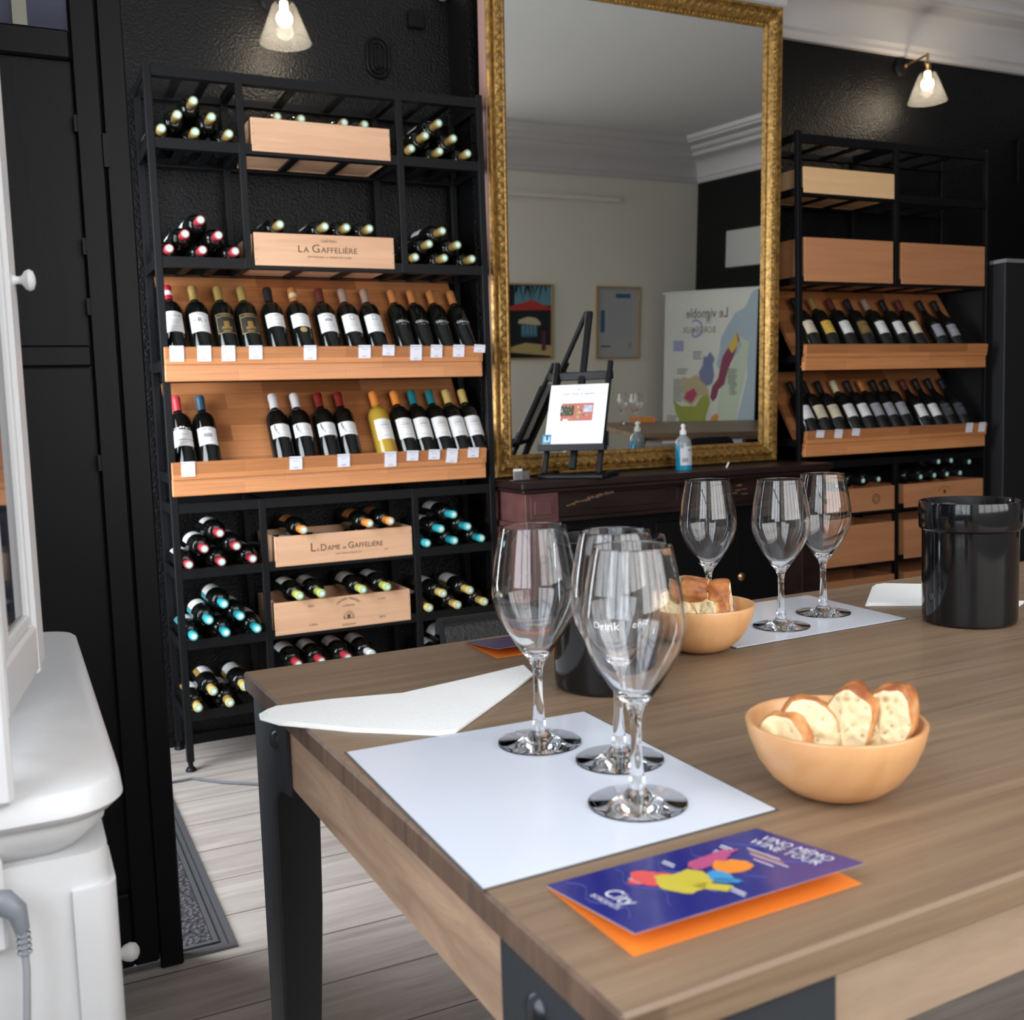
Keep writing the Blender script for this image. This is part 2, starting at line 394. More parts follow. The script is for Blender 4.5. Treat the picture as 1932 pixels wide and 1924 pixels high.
MB().box(-.235, .150, DY+.016, DY+.022, 1.80, 2.6).build('door_pane', mat('blue_reflection_glass', (0.02, 0.025, 0.06), 0.03, spec=0.8), door)  # blue in the glass colour stands for its reflection
MB().box(.058, .082, DY+.002, DY+.012, 1.80, 2.6).build('pane_reflection', mat('pale_pane_reflection', (.26, .25, .2), .5), door)  # pale strip built over the glass to stand for a reflection

# door mat in its metal frame
mt = thing('door_mat', 'dark woven entrance mat sunk in metal frame beside the black door leaf', 'door mat', (0, 0, 0))
b = MB(); y0, y1, x1 = 2.13, 3.235, .352
for k, (o, w_, h) in enumerate([(0, .012, .006), (.017, .010, .003), (.032, .010, .006)]):
    b.box(x1-o-w_, x1-o, y0+o, y1, 0.0005, h); b.box(XL+.01, x1-o-w_, y0+o, y0+o+w_, 0.0005, h)
b.build('metal_frame', mat('brushed_aluminium', (.20, .20, .21), .35, metal=.7), mt, smooth=0)
b = MB(); b.box(x1-.044, x1-.001, y0+.001, y1-.002, 0.0004, .002); b.box(XL+.01, x1-.04, y0+.001, y0+.044, .0004, .002)
b.build('frame_channel', mat('dark_channel', (.05, .05, .055), .4, metal=.3), mt, smooth=0)
m, nt, bs = new_mat('woven_mat_fibre'); bs.inputs['Roughness'].default_value = .9
tc = nt.nodes.new('ShaderNodeTexCoord'); vo = nt.nodes.new('ShaderNodeTexVoronoi'); vo.inputs['Scale'].default_value = 90
cr = nt.nodes.new('ShaderNodeValToRGB'); cr.color_ramp.elements[0].color = (.10, .09, .10, 1); cr.color_ramp.elements[1].color = (.012, .011, .013, 1); cr.color_ramp.elements[1].position = .7
nt.links.new(tc.outputs['Object'], vo.inputs['Vector']); nt.links.new(vo.outputs['Distance'], cr.inputs[0]); nt.links.new(cr.outputs[0], bs.inputs['Base Color'])
bp = nt.nodes.new('ShaderNodeBump'); bp.invert = True; bp.inputs['Distance'].default_value = .006; nt.links.new(vo.outputs['Distance'], bp.inputs['Height']); nt.links.new(bp.outputs[0], bs.inputs['Normal'])
MB().box(XL+.01, x1-.044, y0+.044, y1-.01, .0005, .004).build('woven_pad', m, mt, smooth=0)

# ------------------------------------------------------------------ bottles
BR = 0.0335; BL = 0.275
def bottle_profile(sh=0):
    if sh == 0:   # bordeaux
        P = [(0, .006), (.016, .004), (.028, 0), (.0320, .0015), (BR, .005), (BR, .173)]
        for i in range(1, 9):
            a = i/8*pi/2; P.append((.0125+(BR-.0125)*cos(a), .173+.034*sin(a)))
        P += [(.0123, .213), (.0118, .248), (.0118, .262)]
    else:         # burgundy / champagne slope
        P = [(0, .006), (.016, .004), (.028, 0), (.0320, .0015), (BR, .005), (BR, .140)]
        for i in range(1, 11):
            t = i/10; P.append((.0125+(BR-.0125)*(0.5+0.5*cos(pi*t)), .140+.075*t))
        P += [(.0120, .22), (.0118, .262)]
    return P
def curved(mb, w_, z0, z1, mi=0, r=None, ac=0.0, seg=10):
    """a patch of label paper wrapped on the bottle, centred on local -y"""
    r = r or BR+.0005; h = w_/2/r; vs = []; fs = []
    for i in range(seg+1):
        a = -pi/2+ac-h+2*h*i/seg
        vs += [(r*cos(a), r*sin(a), z0), (r*cos(a), r*sin(a), z1)]
    fs = [(2*i, 2*i+2, 2*i+3, 2*i+1) for i in range(seg)]
    mb.add(vs, fs, mi)
def curved_text(mb, s, size, zc, mi=1, r=None, ac=0.0, sx=1.0, space=1.0, tilt=0.0):
    r = r or BR+.0009; v, f = text_geo(s, size, 1, space); vs = []
    for x, y, z in v:
        x, y = x*sx*cos(tilt)-y*sin(tilt), x*sx*sin(tilt)+y*cos(tilt)
        a = -pi/2+ac+x/r; vs.append((r*cos(a), r*sin(a), zc+y))
    mb.add(vs, f, mi)
def lines(mb, zs, w_, mi=1, th=.0012):
    for i, z in enumerate(zs): curved(mb, w_*(1, .7, .85, .55)[i % 4], z, z+th, mi, r=BR+.0009, seg=5)
def label_mesh(kind):
    b = MB(); mats = [M_paper, M_ink, M_inkg, M_medal]
    if kind == 'haut':
        curved(b, .062, .060, .138, 0); curved_text(b, 'CHÂTEAU', .0055, .130, 2); curved_text(b, 'HAUT BAGES', .0078, .121, 1)
        curved_text(b, 'MARGAUX', .007, .080, 2); lines(b, [.104, .098, .092], .035, 2); lines(b, [.070], .03, 2)
    elif kind == 'letter':
        curved(b, .062, .060, .135, 0); curved_text(b, 'R', .024, .104, 1); lines(b, [.128, .124], .03, 2); lines(b, [.082, .076, .070], .03, 2)
        curved(b, .003, .099, .108, 2, r=BR+.0009, ac=-.45, seg=2); curved(b, .003, .099, .108, 2, r=BR+.0009, ac=.45, seg=2)
    elif kind == 'gilt':
        mats = [M_blk_p, M_medal, M_brn_p, M_medal]
        curved(b, .058, .056, .132, 1, r=BR+.0004); curved(b, .055, .058, .130, 0, r=BR+.0007); curved(b, .058, .118, .120, 1, r=BR+.001)
        curved_text(b, 'SAINTE', .0085, .125, 1, r=BR+.0012); curved(b, .016, .075, .100, 2, r=BR+.001, seg=4)
        curved(b, .030, .070, .080, 2, r=BR+.001, seg=4); lines(b, [.064, .061], .03, 1)
    elif kind in ('band', 'bandmedal'):
        curved(b, .064, .082, .134, 0); curved_text(b, 'LE GRAND CLOS', .0052, .108, 2); lines(b, [.125, .121], .026, 2); lines(b, [.093, .089], .04, 2)
        if kind == 'bandmedal':
            v = []; cz = .068; r_ = .0105
            for i in range(17):
                a = i/16*2*pi; x = r_*cos(a) if i < 16 else 0; z = r_*sin(a) if i < 16 else 0
                t = -pi/2+x/BR; v.append(((BR+.0009)*cos(t), (BR+.0009)*sin(t), cz+z))
            b.add(v, [(i, (i+1) % 16, 16) for i in range(16)], 3)
    elif kind == 'estate':
        curved(b, .064, .062, .136, 0); curved_text(b, 'CHÂTEAU', .0046, .131, 2); curved_text(b, 'HAUT VIGNE', .0062, .124, 1)
        curved(b, .024, .103, .114, 2, r=BR+.0009); curved_text(b, 'SAINT-JULIEN', .005, .094, 2); lines(b, [.086, .080], .03, 2)
        curved(b, .004, .069, .074, 3, r=BR+.0009, seg=2)
    elif kind == 'crest':
        curved(b, .064, .062, .134, 0); curved(b, .014, .108, .128, 2, r=BR+.0009, seg=4); curved(b, .010, .111, .125, 0, r=BR+.0011, seg=4)
        curved_text(b, 'CARRELET', .0055, .097, 2); lines(b, [.088, .083, .073], .03, 2)
    elif kind == 'bare':
        mats = [M_inkw, M_inkw, M_brass, M_inkg]
        curved_text(b, 'CADION', .0135, .105, 1, r=BR+.0006, sx=.9); curved(b, .004, .117, .121, 2, r=BR+.0007, seg=2); lines(b, [.092], .02, 3)
    elif kind == 'arch':
        curved(b, .062, .058, .118, 0); curved_text(b, 'LES TOURS', .0062, .100, 1); lines(b, [.112], .02, 2); curved(b, .062, .080, .082, 1, r=BR+.0009); lines(b, [.072, .067], .03, 2)
        for i in range(6):
            t = i/5*pi; curved(b, .005, .118+.009*sin(t)-.004, .120+.010*sin(t), 0, r=BR+.0006, ac=-.6+1.2*i/5, seg=2)
        curved(b, .05, .1245, .1258, 0, r=BR+.0005)
    elif kind == 'plainestate':
        curved(b, .062, .060, .124, 0); curved_text(b, 'BEAU SITE', .0068, .115, 1); curved(b, .026, .086, .100, 2, r=BR+.0009); lines(b, [.078, .070], .03, 2)
    elif kind == 'branch':
        curved(b, .066, .076, .126, 0); mats = [M_paper, M_ink, M_inkg, M_medal]
        for (a, z, w_, h) in [(-.55, .100, .002, .026), (-.45, .098, .0022, .014), (-.62, .112, .0018, .012), (-.38, .094, .006, .0016), (-.70, .108, .005, .0014), (-.33, .088, .0016, .010)]:
            curved(b, w_, z-.002, z-.002+h, 1, r=BR+.0009, ac=a, seg=2)
        curved_text(b, 'o', .012, .112, 2, ac=.25); curved_text(b, 'BRANAS', .004, .102, 2, ac=.25); lines(b, [.084], .03, 2)
    elif kind == 'tall':
        curved(b, .062, .052, .132, 0); curved_text(b, 'LAFERRE', .0075, .106, 1, tilt=.06); lines(b, [.114], .026, 2); lines(b, [.094, .066, .061], .035, 2)
    elif kind in ('cream', 'yellow', 'brown', 'white', 'grey', 'slate', 'dark'):
        mats = [{'cream': M_cream_p, 'yellow': M_yel_p, 'brown': M_brn_p, 'white': M_paper, 'grey': M_gry_p, 'slate': M_dk_p, 'dark': M_blk_p}[kind], M_ink, M_inkg, M_medal]
        curved(b, .062, .062, .124, 0); curved_text(b, 'CHÂTEAU', .0065, .105, 1); lines(b, [.114, .094, .086, .074], .034, 2)
    elif kind == 'top':      # label of a bottle lying down
        curved(b, .075, .055, .135, 0); lines(b, [.12, .11, .095, .08, .07], .04, 2)
    elif kind == 'topteal':
        mats = [mat('teal_label', (.05, .22, .25), .5), M_paper, M_inkg, M_medal]
        curved(b, .085, .055, .135, 0); curved(b, .05, .055, .135, 1, r=BR+.0007)
    elif kind == 'topgold':
        mats = [mat('ochre_label', (.30, .19, .04), .5), M_paper, M_inkg, M_medal]
        curved(b, .085, .055, .135, 0); curved(b, .05, .055, .135, 1, r=BR+.0007)
    elif kind == 'toporange':
        mats = [mat('orange_label', (.42, .13, .02), .5), M_paper, M_inkg, M_medal]
        curved(b, .085, .055, .135, 0); curved(b, .085, .075, .080, 1, r=BR+.0007)
    return b, mats
PROTO = {}
def bottle(cap, lab, loc, rot, label, group, shape=0, body=None, seal=True, band=None):
    key = (cap, lab, shape, body, seal, band)
    if key in PROTO: return dup(PROTO[key], loc, rot, label, group)
    t = thing('wine_bottle', label, 'bottle', loc, rot, group)
    P = bottle_profile(shape)
    MB().lathe(P, 28).build('bottle_body', {None: M_bottle, 'y': M_ywine, 's': M_bottle_s}[body], t, smooth=50)
    c = MB(); cp = [(.0130, .218), (.0131, .2185), (.0131, .255), (.0140, .257), (.0140, .268), (.0134, .2735), (.0105, .275)]
    c.lathe(cp, 22, 0)
    c.lathe([(.0105, .275), (.0072, .2752)], 22, 1); c.lathe([(.0072, .2752), (0, .2752)], 22, 2)
    if band: c.lathe([(.0134, .235), (.0134, .252)], 22, 3)
    cm = MATS['capsule_'+cap]
    mats = [cm, M_seal, M_sealw] if seal else [cm, cm, cm]
    if band: mats.append(MATS['capsule_'+band])
    c.build('capsule', mats, t, smooth=40)
    if lab:
        b, mats = label_mesh(lab); up = .014 if not lab.startswith('top') and shape == 0 else 0
        b.v = [(x, y, z+up) for x, y, z in b.v]; b.build('paper_label', mats, t, smooth=60)
    PROTO[key] = t
    return t

# ------------------------------------------------------------------ racks
YF, YB = 3.297, 3.565
LEV = [2.130, 1.923, 1.578, .836, .634, .413, .189]     # tops of the bars
def rack(x0, x1, mids, label, levels, slats):
    t = thing('metal_rack', label, 'rack', (0, 0, 0))
    pw = .022; H = 2.142
    for x in [x0, x1-pw]:
        for y in (YF, YB-pw):
            p = MB().box(x, x+pw, y, y+pw, .03, H, bv=.0015).build('post', M_steel, t, smooth=0)
            MB().lathe([(0, 0), (.016, 0), (.017, .004), (.012, .012), (.008, .014), (.008, .03), (0, .03)], 16, M=T(x+pw/2, y+pw/2, 0)).build('levelling_foot', M_steel, p)
    for x in mids:
        for (z0, z1) in [(1.578, 2.11), (.189, .836)]:
            for y in (YF+.001, YB-pw+.001):
                MB().box(x+.0004, x+pw-.0004, y+(-.0006 if y < 3.4 else 0), y+pw-.002, z0-.03, z1, bv=.001).build('divider_post', M_steel, t, smooth=0)
    bh = .03
    for zt in levels:
        b = MB(); z0 = zt-bh
        b.box(x0+pw, x1-pw, YF+.001, YF+.006, z0, zt); b.box(x0+pw, x1-pw, YF+.006, YB-.006, z0, z0+.003) if False else None
        b.box(x0+pw, x1-pw, YF+.006, YF+.03, z0, z0+.004); b.box(x0+pw, x1-pw, YB-.006, YB-.001, z0, zt); b.box(x0+pw, x1-pw, YB-.03, YB-.006, z0, z0+.004)
        for x in (x0+.001, x1-.006): b.box(x, x+.005, YF+pw, YB-pw, z0, zt)
        s = b.build('shelf_frame', M_steel, t, smooth=0)
        xs = [x0]+[m_ for m_ in mids]+[x1-pw]
        for a, e in zip(xs[:-1], xs[1:]):
            for k in (1, 2):
                xx = a+pw+(e-a-pw)*k/3
                MB().box(xx-.0125, xx+.0125, YF+.006, YB-.006, z0+.0041, z0+.013).build('cross_bar', M_steel, s, smooth=0)
        for m_ in mids: MB().box(m_+.001, m_+pw-.001, YF+pw+.001, YB-pw, z0+.002, zt).build('cross_bar', M_steel, s, smooth=0)
    for zt in (1.27, .93):       # side rails only
        for x in (x0+.001, x1-.006): MB().box(x, x+.005, YF+pw, YB-pw, zt-bh, zt).build('side_rail', M_steel, t, smooth=0)
    return t
rack(.427, 1.512, [.692, 1.203], 'tall black metal wine rack left of the gilt mirror', LEV, 2)
rack(2.862, 3.937, [3.380], 'tall black metal wine rack right of the gilt mirror', LEV, 2)

def tray(x0, x1, ztop, label, zback):
    """tilted bottle tray; ztop = top of the lip at the front"""
    t = thing('display_tray', label, 'tray', (x0, YF-.020, ztop-.104))
    w_ = x1-x0
    MB().box(0, w_, -.006, .012, 0, .052, bv=.002).build('front_board', M_tray_v, t, smooth=0)
    M = T(0, .006, .0525) @ R('X', 9)
    MB().box(0, w_, -.0175, .001, 0, .052, bv=.002, M=M).build('lip_board', M_tray_v, t, smooth=0)
    a = math.atan(1.5); L = .215/cos(a)
    M = T(0, .048, .027) @ R('X', math.degrees(a))
    MB().box(.022, w_-.006, 0, L, -.014, 0, M=M).build('back_board', M_tray_shaded, t, smooth=0)
    MB().box(.004, w_-.004, .013, .046, .012, .020).build('foot_board', M_tray_shaded, t, smooth=0)
    return t, a
trays = {}
for nm, x0, x1 in (('left', .432, 1.466), ('right', 2.868, 3.888)):
    for lv, zt in (('upper', 1.309), ('lower', .964)):
        trays[nm, lv] = tray(x0, x1, zt, 'tilted beech display tray, %s one on the rack %s of the mirror' % (lv, nm), zt+.265)[1]
        if nm == 'right' or True:
            # black metal side plates that hold the tray
            pass

ORD = ['first', 'second', 'third', 'fourth', 'fifth', 'sixth', 'seventh', 'eighth', 'ninth', 'tenth', 'eleventh', 'twelfth', 'thirteenth']
DESC = {'haut': 'tall white label', 'letter': 'white letter-R label', 'gilt': 'gilt-framed black label', 'band': 'short white band label',
        'bandmedal': 'white band label and gold medal', 'estate': 'white estate label', 'crest': 'white crested label', 'bare': 'white lettering only',
        'arch': 'arched white label', 'plainestate': 'white house-picture label', 'branch': 'branch-drawing white label', 'tall': 'tall white label',
        'cream': 'cream label', 'yellow': 'yellow label', 'brown': 'brown label', 'white': 'white label', 'grey': 'grey label', 'slate': 'slate label', 'dark': 'black label'}
def tray_bottles(rk, lv, zt, items):
    a = pi/2-trays[rk, lv]
    n = len(items)
    for i, it in enumerate(items):
        x, cap, lab = it[:3]; kw = it[3] if len(it) > 3 else {}
        loc = (x, YF+.0200, zt-.031)
        bottle(cap, lab, loc, (-a, 0, 0), '%s-capped bottle, %s, %s from left on %s rack %s tray' % (cap, DESC[lab], ORD[i], rk, lv),
               'bottles on the %s tray of the %s rack' % (lv, rk), **kw).scale = (1.06, 1.06, 1.0)
tray_bottles('left', 'upper', 1.309, [
    (.478, 'crimson', 'haut', dict(seal=False, band='white')), (.556, 'gold', 'letter'), (.634, 'gold', 'gilt'), (.708, 'gold', 'gilt'),
    (.792, 'black', 'band'), (.874, 'copper', 'bandmedal', dict(band='cream')), (.963, 'brown', 'estate'), (1.043, 'rose', 'crest'),
    (1.120, 'rose', 'crest'), (1.218, 'copper', 'bare'), (1.288, 'copper', 'bare'), (1.361, 'copper', 'bare'), (1.438, 'copper', 'bare')])
tray_bottles('left', 'lower', .964, [
    (.484, 'red', 'arch'), (.558, 'navy', 'plainestate'), (.790, 'white', 'branch'), (.862, 'white', 'branch'), (.942, 'darkred', 'branch'), (1.012, 'darkred', 'branch'),
    (1.136, 'orange', 'tall', dict(body='y')), (1.212, 'orange', 'tall'), (1.276, 'darkteal', 'tall'), (1.342, 'darkteal', 'tall'), (1.405, 'yellow', 'tall'), (1.470-.004, 'yellow', 'tall')])
D = dict(body='s', seal=False)
D1 = dict(body='s', seal=False, shape=1)
tray_bottles('right', 'upper', 1.309, [
    (2.975, 'black', 'cream', D), (3.072, 'gold', 'yellow', D), (3.170, 'brown', 'white', D), (3.268, 'black', 'brown', D), (3.368, 'rose', 'white', D),
    (3.468, 'black', 'white', D), (3.562, 'brown', 'cream', D), (3.690, 'black', 'grey', D1), (3.780, 'black', 'grey', D1)])
tray_bottles('right', 'lower', .964, [
    (2.955, 'black', 'white', D), (3.028, 'black', 'cream', D), (3.105, 'black', 'cream', D), (3.190, 'cream', 'white', D), (3.268, 'black', 'white', D), (3.342, 'copper', 'grey', D),
    (3.415, 'black', 'grey', D), (3.486, 'black', 'grey', D), (3.590, 'brown', 'white', D1), (3.668, 'black', 'white', D1), (3.745, 'black', 'slate', D1), (3.825, 'black', 'slate', D1)])

# price cards on the lips
def price_cards(rk, lv, zt, xs):
    for i, e in enumerate(xs):
        x, h, tilt = e
        t = thing('price_card', 'white price card, %s from left along the %s rack %s tray' % (ORD[i], rk, lv), 'price card',
                  (x*.9935, YF-.0418, zt+.0015), (radians(9), radians(tilt), 0), 'price cards on the %s rack %s tray' % (rk, lv))
        w_ = .0405
        MB().box(-w_/2, w_/2, -.0006, 0, -h, 0).build('card', M_tag, t, smooth=0)
        b = MB(); put_text(b, 'CHÂTEAU DU BOURG', .0048, T(0, -.0009, -.006) @ FRONT, 0, res=1)
        if h > .03: put_text(b, 'Grand Cru', .0042, T(0, -.0009, -.0135) @ FRONT, 0, res=1)
        if rk == 'left': put_text(b, '%d €' % (23+7*i % 19), .007, T(0, -.0009, -h+.006) @ FRONT, 0, res=1)
        b.build('printed_text', M_inkd, t, smooth=0)
price_cards('left', 'upper', 1.309, [(.470, .047, 0), (.550, .047, 0), (.622, .047, 0), (.705, .042, 0), (.876, .046, 0), (1.055, .042, 0), (1.137, .034, 2), (1.232, .050, 0), (1.305, .042, 1), (1.385, .040, 1), (1.462, .026, 3)])
price_cards('left', 'lower', .964, [(.482, .046, 0), (.812, .042, 0), (.968, .042, 0), (1.127, .050, 0), (1.205, .034, 2), (1.282, .034, 2), (1.348, .048, 5), (1.425, .034, 2)])
price_cards('right', 'lower', .964, [(2.955, .030, 4), (3.052, .036, 3), (3.145, .030, 4), (3.800, .042, 0), (3.878, .042, 0)])

# lying bottles
def pile(rk, bay, zb, xs3, cap, lab, spots='abcdef', rolls=None, shape=0, dx=(0,)*6, **kw):
    """xs3: three base positions; a,b,c bottom row, d,e second row, f top"""
    x0, x1, x2 = xs3; zc = zb-.0155+.0334; h = .0445
    P = {'a': (x0, 0, 'bottom left'), 'b': (x1, 0, 'bottom middle'), 'c': (x2, 0, 'bottom right'), 'd': ((x0+x1)/2, 1, 'middle row left'),
         'e': ((x1+x2)/2, 1, 'middle row right'), 'f': (x1, 2, 'topmost')}
    rnd = random.Random(int(zb*1000+x0*77))
    for k in spots:
        x, lvl, w_ = P[k]
        roll = pi+rnd.uniform(-.5, .5)
        yb = 3.545+rnd.uniform(-.006, .006)
        e = (Matrix.Rotation(pi/2, 3, 'X') @ Matrix.Rotation(roll, 3, 'Z')).to_euler()
        bottle(cap, lab, (x, yb, zc+lvl*h*1.0), e, '%s-capped bottle lying %s in %s bay of %s rack' % (cap, w_, bay, rk),
               'bottles piled in the %s bay of the %s rack' % (bay, rk), shape=shape, **kw)
LXS = (.466, .563, .660); RXS = (1.240, 1.341, 1.441)
pile('left', 'top left', 1.923, LXS, 'gold', 'top')
pile('left', 'top right', 1.923, RXS, 'gold', 'top')
pile('left', 'second left', 1.578, LXS, 'red', 'top')
pile('left', 'second right', 1.578, RXS, 'gold', 'top')
pile('left', 'third left', .634, LXS, 'red', 'top')
pile('left', 'third right', .634, RXS, 'teal', 'top')
pile('left', 'fourth left', .413, LXS, 'teal', 'topteal')
pile('left', 'fourth right', .413, RXS, 'yellow', 'topgold', spots='abcde')
pile('left', 'bottom left', .189, LXS, 'yellow', 'topgold', spots='abde')
pile('left', 'bottom right', .189, RXS, 'yellow', 'top', spots='adf')
def crate_row(rk, nm, zs, cap, lab, kw=None, yb=3.545):
    for i, (x, z) in enumerate(zs):
        e = (Matrix.Rotation(pi/2, 3, 'X') @ Matrix.Rotation(pi+.2*((i % 3)-1), 3, 'Z')).to_euler()
        bottle(cap, lab, (x, yb, z), e, '%s-capped bottle lying %s from left above %s' % (cap, ORD[i], nm), 'bottles above ' + nm, **(kw or {}))
crate_row('left', 'the crate topmost on the left rack', [(.822, 2.018), (.897, 2.018), (1.036, 2.018), (1.104, 2.018)], 'gold', 'top', yb=3.594)
crate_row('left', 'the upper dark-lettered crate on the left rack', [(.800, 1.681), (.942, 1.681), (1.012, 1.681), (1.088, 1.681)], 'gold', 'top')
crate_row('left', 'the pale crate just under the trays', [(.824, .730), (1.043, .734), (1.115, .736)], 'orange', 'toporange')
crate_row('left', 'the emblem-stamped crate', [(.800, .520), (.872, .520), (1.010, .518), (1.094, .518)], 'green', 'top')
for i, (x, cap) in enumerate([(.784, 'red'), (.860, 'red'), (.948, 'red'), (1.030, 'white')]):
    e = (Matrix.Rotation(pi/2, 3, 'X') @ Matrix.Rotation(pi, 3, 'Z')).to_euler()
    bottle(cap, 'top', (x, 3.545, .300), e, '%s-capped bottle lying %s from left just behind the table edge' % (cap, ORD[i]), 'bottles on the bottom shelf of the left rack')
# second layer in the pale crate
for i, (x, dr_) in enumerate(((.79, 38), (.905, 38), (1.055, 38))):
    e = (Matrix.Rotation(radians(dr_), 3, 'Z') @ Matrix.Rotation(-pi/2, 3, 'X')).to_euler()
    bottle('black', 'top', (x+.08, 3.325, .668), e, 'white-labelled bottle sunk inside the pale crate, %s from left' % ORD[i], 'bottles inside the pale crate', seal=False)
PINK = dict(body='s')
mat('capsule_pinkish', (.42, .34, .36), .5); CAPS['pinkish'] = 1
crate_row('right', 'the knotted crate on the right rack', [(3.075, .745), (3.175, .748), (3.26, .749)], 'black', None, PINK)
crate_row('right', 'the small arched-stamp crate on the right rack', [(3.50, .745), (3.58, .747), (3.655, .748), (3.735, .749), (3.605, .805), (3.68, .806), (3.79, .795)], 'black', None, PINK)

# crates
def crate(x0, x1, z0, h, dpt, m, label, art=None, yf=3.305):
    t = thing('wine_crate', label, 'crate', (x0, yf, z0))
    w_ = x1-x0; tk = .009
    f = MB().box(0, w_, -.009, 0, 0, h, bv=.001).build('front_panel', m, t, smooth=0)
    MB().box(0, w_, dpt-tk, dpt, 0, h).build('back_panel', m, t, smooth=0)
    MB().box(0, tk, .0003, dpt-tk, 0, h).build('side_panel', m, t, smooth=0); MB().box(w_-tk, w_, .0003, dpt-tk, 0, h).build('side_panel', m, t, smooth=0)
    MB().box(tk, w_-tk, .0003, dpt-tk, .001, .007).build('bottom_panel', m, t, smooth=0)
    b = MB()
    for x in (.004, w_-.004):
        for z in (.18, .5, .82): b.lathe([(0, 0), (.0013, 0), (.0011, .0006), (0, .0007)], 8, M=T(x, -.0092, h*z) @ R('X', 90))
    b.build('nail', M_burn, f)
    if art:
        b = MB(); art(b, w_, h); b.build('stamped_lettering', M_burn, f, smooth=0)
    return t
def P_(x, z): return T(x, -.0096, z) @ FRONT
def caps(b, bits, x0, zbase, total):
    """mixed-size capitals on one baseline, fitted to a total width"""
    W = []
    for s_, sz in bits:
        v, f = text_geo(s_.strip(), sz, 2); xs = [p[0] for p in v]; ys = [p[1] for p in v]
        W.append((max(xs)-min(xs), min(xs), min(ys), sz*.10+(sz*.28 if s_.endswith(' ') else 0)))
    k = total/(sum(a[0]+a[3] for a in W)); x = x0
    for (s_, sz), (wd, mn, my, gap) in zip(bits, W):
        put_text(b, s_.strip(), sz, T(x-mn*k, -.0096, zbase-my) @ FRONT, sx=k); x += (wd+gap)*k
def art_gaff(b, w_, h):
    put_text(b, 'CHÂTEAU', .0115, P_(w_*.52, h*.80)); caps(b, [('L', .030), ('A ', .0235), ('G', .036), ('AFFELIÈRE', .0245)], w_*.30, h*.44, w_*.43)
    put_text(b, 'SAINT-ÉMILION  1er GRAND CRU CLASSÉ', .0078, P_(w_*.52, h*.30))
def art_dame(b, w_, h):
    caps(b, [('L', .040), ('a ', .018), ('D', .031), ('AME ', .023), ('de ', .015), ('G', .031), ('AFFELIÈRE', .023)], w_*.25, h*.42, w_*.53)
    put_text(b, 'SAINT-ÉMILION GRAND CRU', .0068, P_(w_*.52, h*.27)); put_text(b, 'CRU', .0065, P_(w_*.80, h*.28))
def arc_text(b, s, size, cx_, cz_, r, span):
    n = len(s)
    for i, ch in enumerate(s):
        a = span/2-span*i/(n-1)
        if ch != ' ': put_text(b, ch, size, T(cx_+r*sin(-a), -.0096, cz_+r*cos(a)) @ FRONT @ R('Z', math.degrees(a)))
def art_maz(b, w_, h):
    arc_text(b, 'CHATEAU MAZERAT', .0105, w_*.53, h*.42, h*.50, 1.55)
    put_text(b, 'St ÉMILION', .0085, P_(w_*.53, h*.70)); put_text(b, 'BORDEAUX', .0085, P_(w_*.53, h*.10))
    put_text(b, 'MDC', .010, P_(w_*.26, h*.80)); put_text(b, '6 Btles', .010, P_(w_*.27, h*.22)); put_text(b, 'C B D', .010, P_(w_*.78, h*.80)); put_text(b, '2012', .011, P_(w_*.78, h*.22))
    c = (w_*.53, h*.36)
    for k in range(9):
        a = pi*k/8; r0, r1 = .010, .019
        p, q = (c[0]+r0*cos(a), c[1]+r0*sin(a)*.9), (c[0]+r1*cos(a), c[1]+r1*sin(a))
        b.tube([(p[0], -.0093, p[1]), (q[0], -.0093, q[1])], .0007, 4)
    for (x0, x1, z0, z1) in [(-.017, .017, -.008, -.006), (-.017, -.015, -.008, .002), (.015, .017, -.008, .002), (-.005, .005, -.006, .006)]:
        b.box(c[0]+x0, c[0]+x1, -.0096, -.009, c[1]+z0, c[1]+z1)
def art_arch(b, w_, h):
    arc_text(b, 'GRAND VIN DE CHATEAU', .0085, w_*.5, h*.30, h*.48, 1.9); arc_text(b, 'SAINT JULIEN', .007, w_*.5, h*.9, h*.62, -.9) if False else None
    b.lathe([(0, 0), (.009, 0), (.009, .0004), (0, .0005)], 12, M=P_(w_*.5, h*.55)); put_text(b, 'SAINT-JULIEN-BORDEAUX', .008, P_(w_*.5, h*.24))
def art_ring(b, w_, h):
    b.tube([(w_*.78+.019*cos(a*pi/10), -.0093, h*.5+.019*sin(a*pi/10)) for a in range(20)], .0022, 5, closed=True)
    b.tube([(w_*.78+.009*cos(a*pi/10), -.0093, h*.5+.009*sin(a*pi/10)) for a in range(20)], .0015, 5, closed=True)
crate(.733, 1.178, 1.9225-.019, .100, .235, M_crate, 'plain pine wine crate, topmost on the left rack')
crate(.723, 1.176, 1.578-.019, .100, .235, M_crate, 'pine wine crate with dark capital lettering, second from top on the left rack', art_gaff)
crate(.735, 1.196, .634-.019, .096, .235, M_crate, 'pale pine wine crate with script lettering just under the left rack trays', art_dame)
crate(.722, 1.180, .413-.019, .105, .235, M_crate, 'pine wine crate stamped with round emblem, lowest on the left rack', art_maz)
crate(2.892, 3.372, 1.9225-.019, .100, .235, M_crate_y, 'small pale wine crate, topmost on the right rack')
crate(2.892, 3.366, 1.578-.019, .172, .235, M_crate_b, 'big reddish wine crate on the right rack beside the mirror')
crate(3.412, 3.905, 1.578-.019, .170, .235, M_crate_b, 'big plain wine crate at the upper right of the right rack')
crate(2.900, 3.376, .634-.019, .100, .235, M_crate_b, 'low wine crate with ring mark on the right rack', art_ring)
crate(3.432, 3.908, .634-.019, .100, .235, M_crate_b, 'low wine crate with arched stamp on the right rack', art_arch)
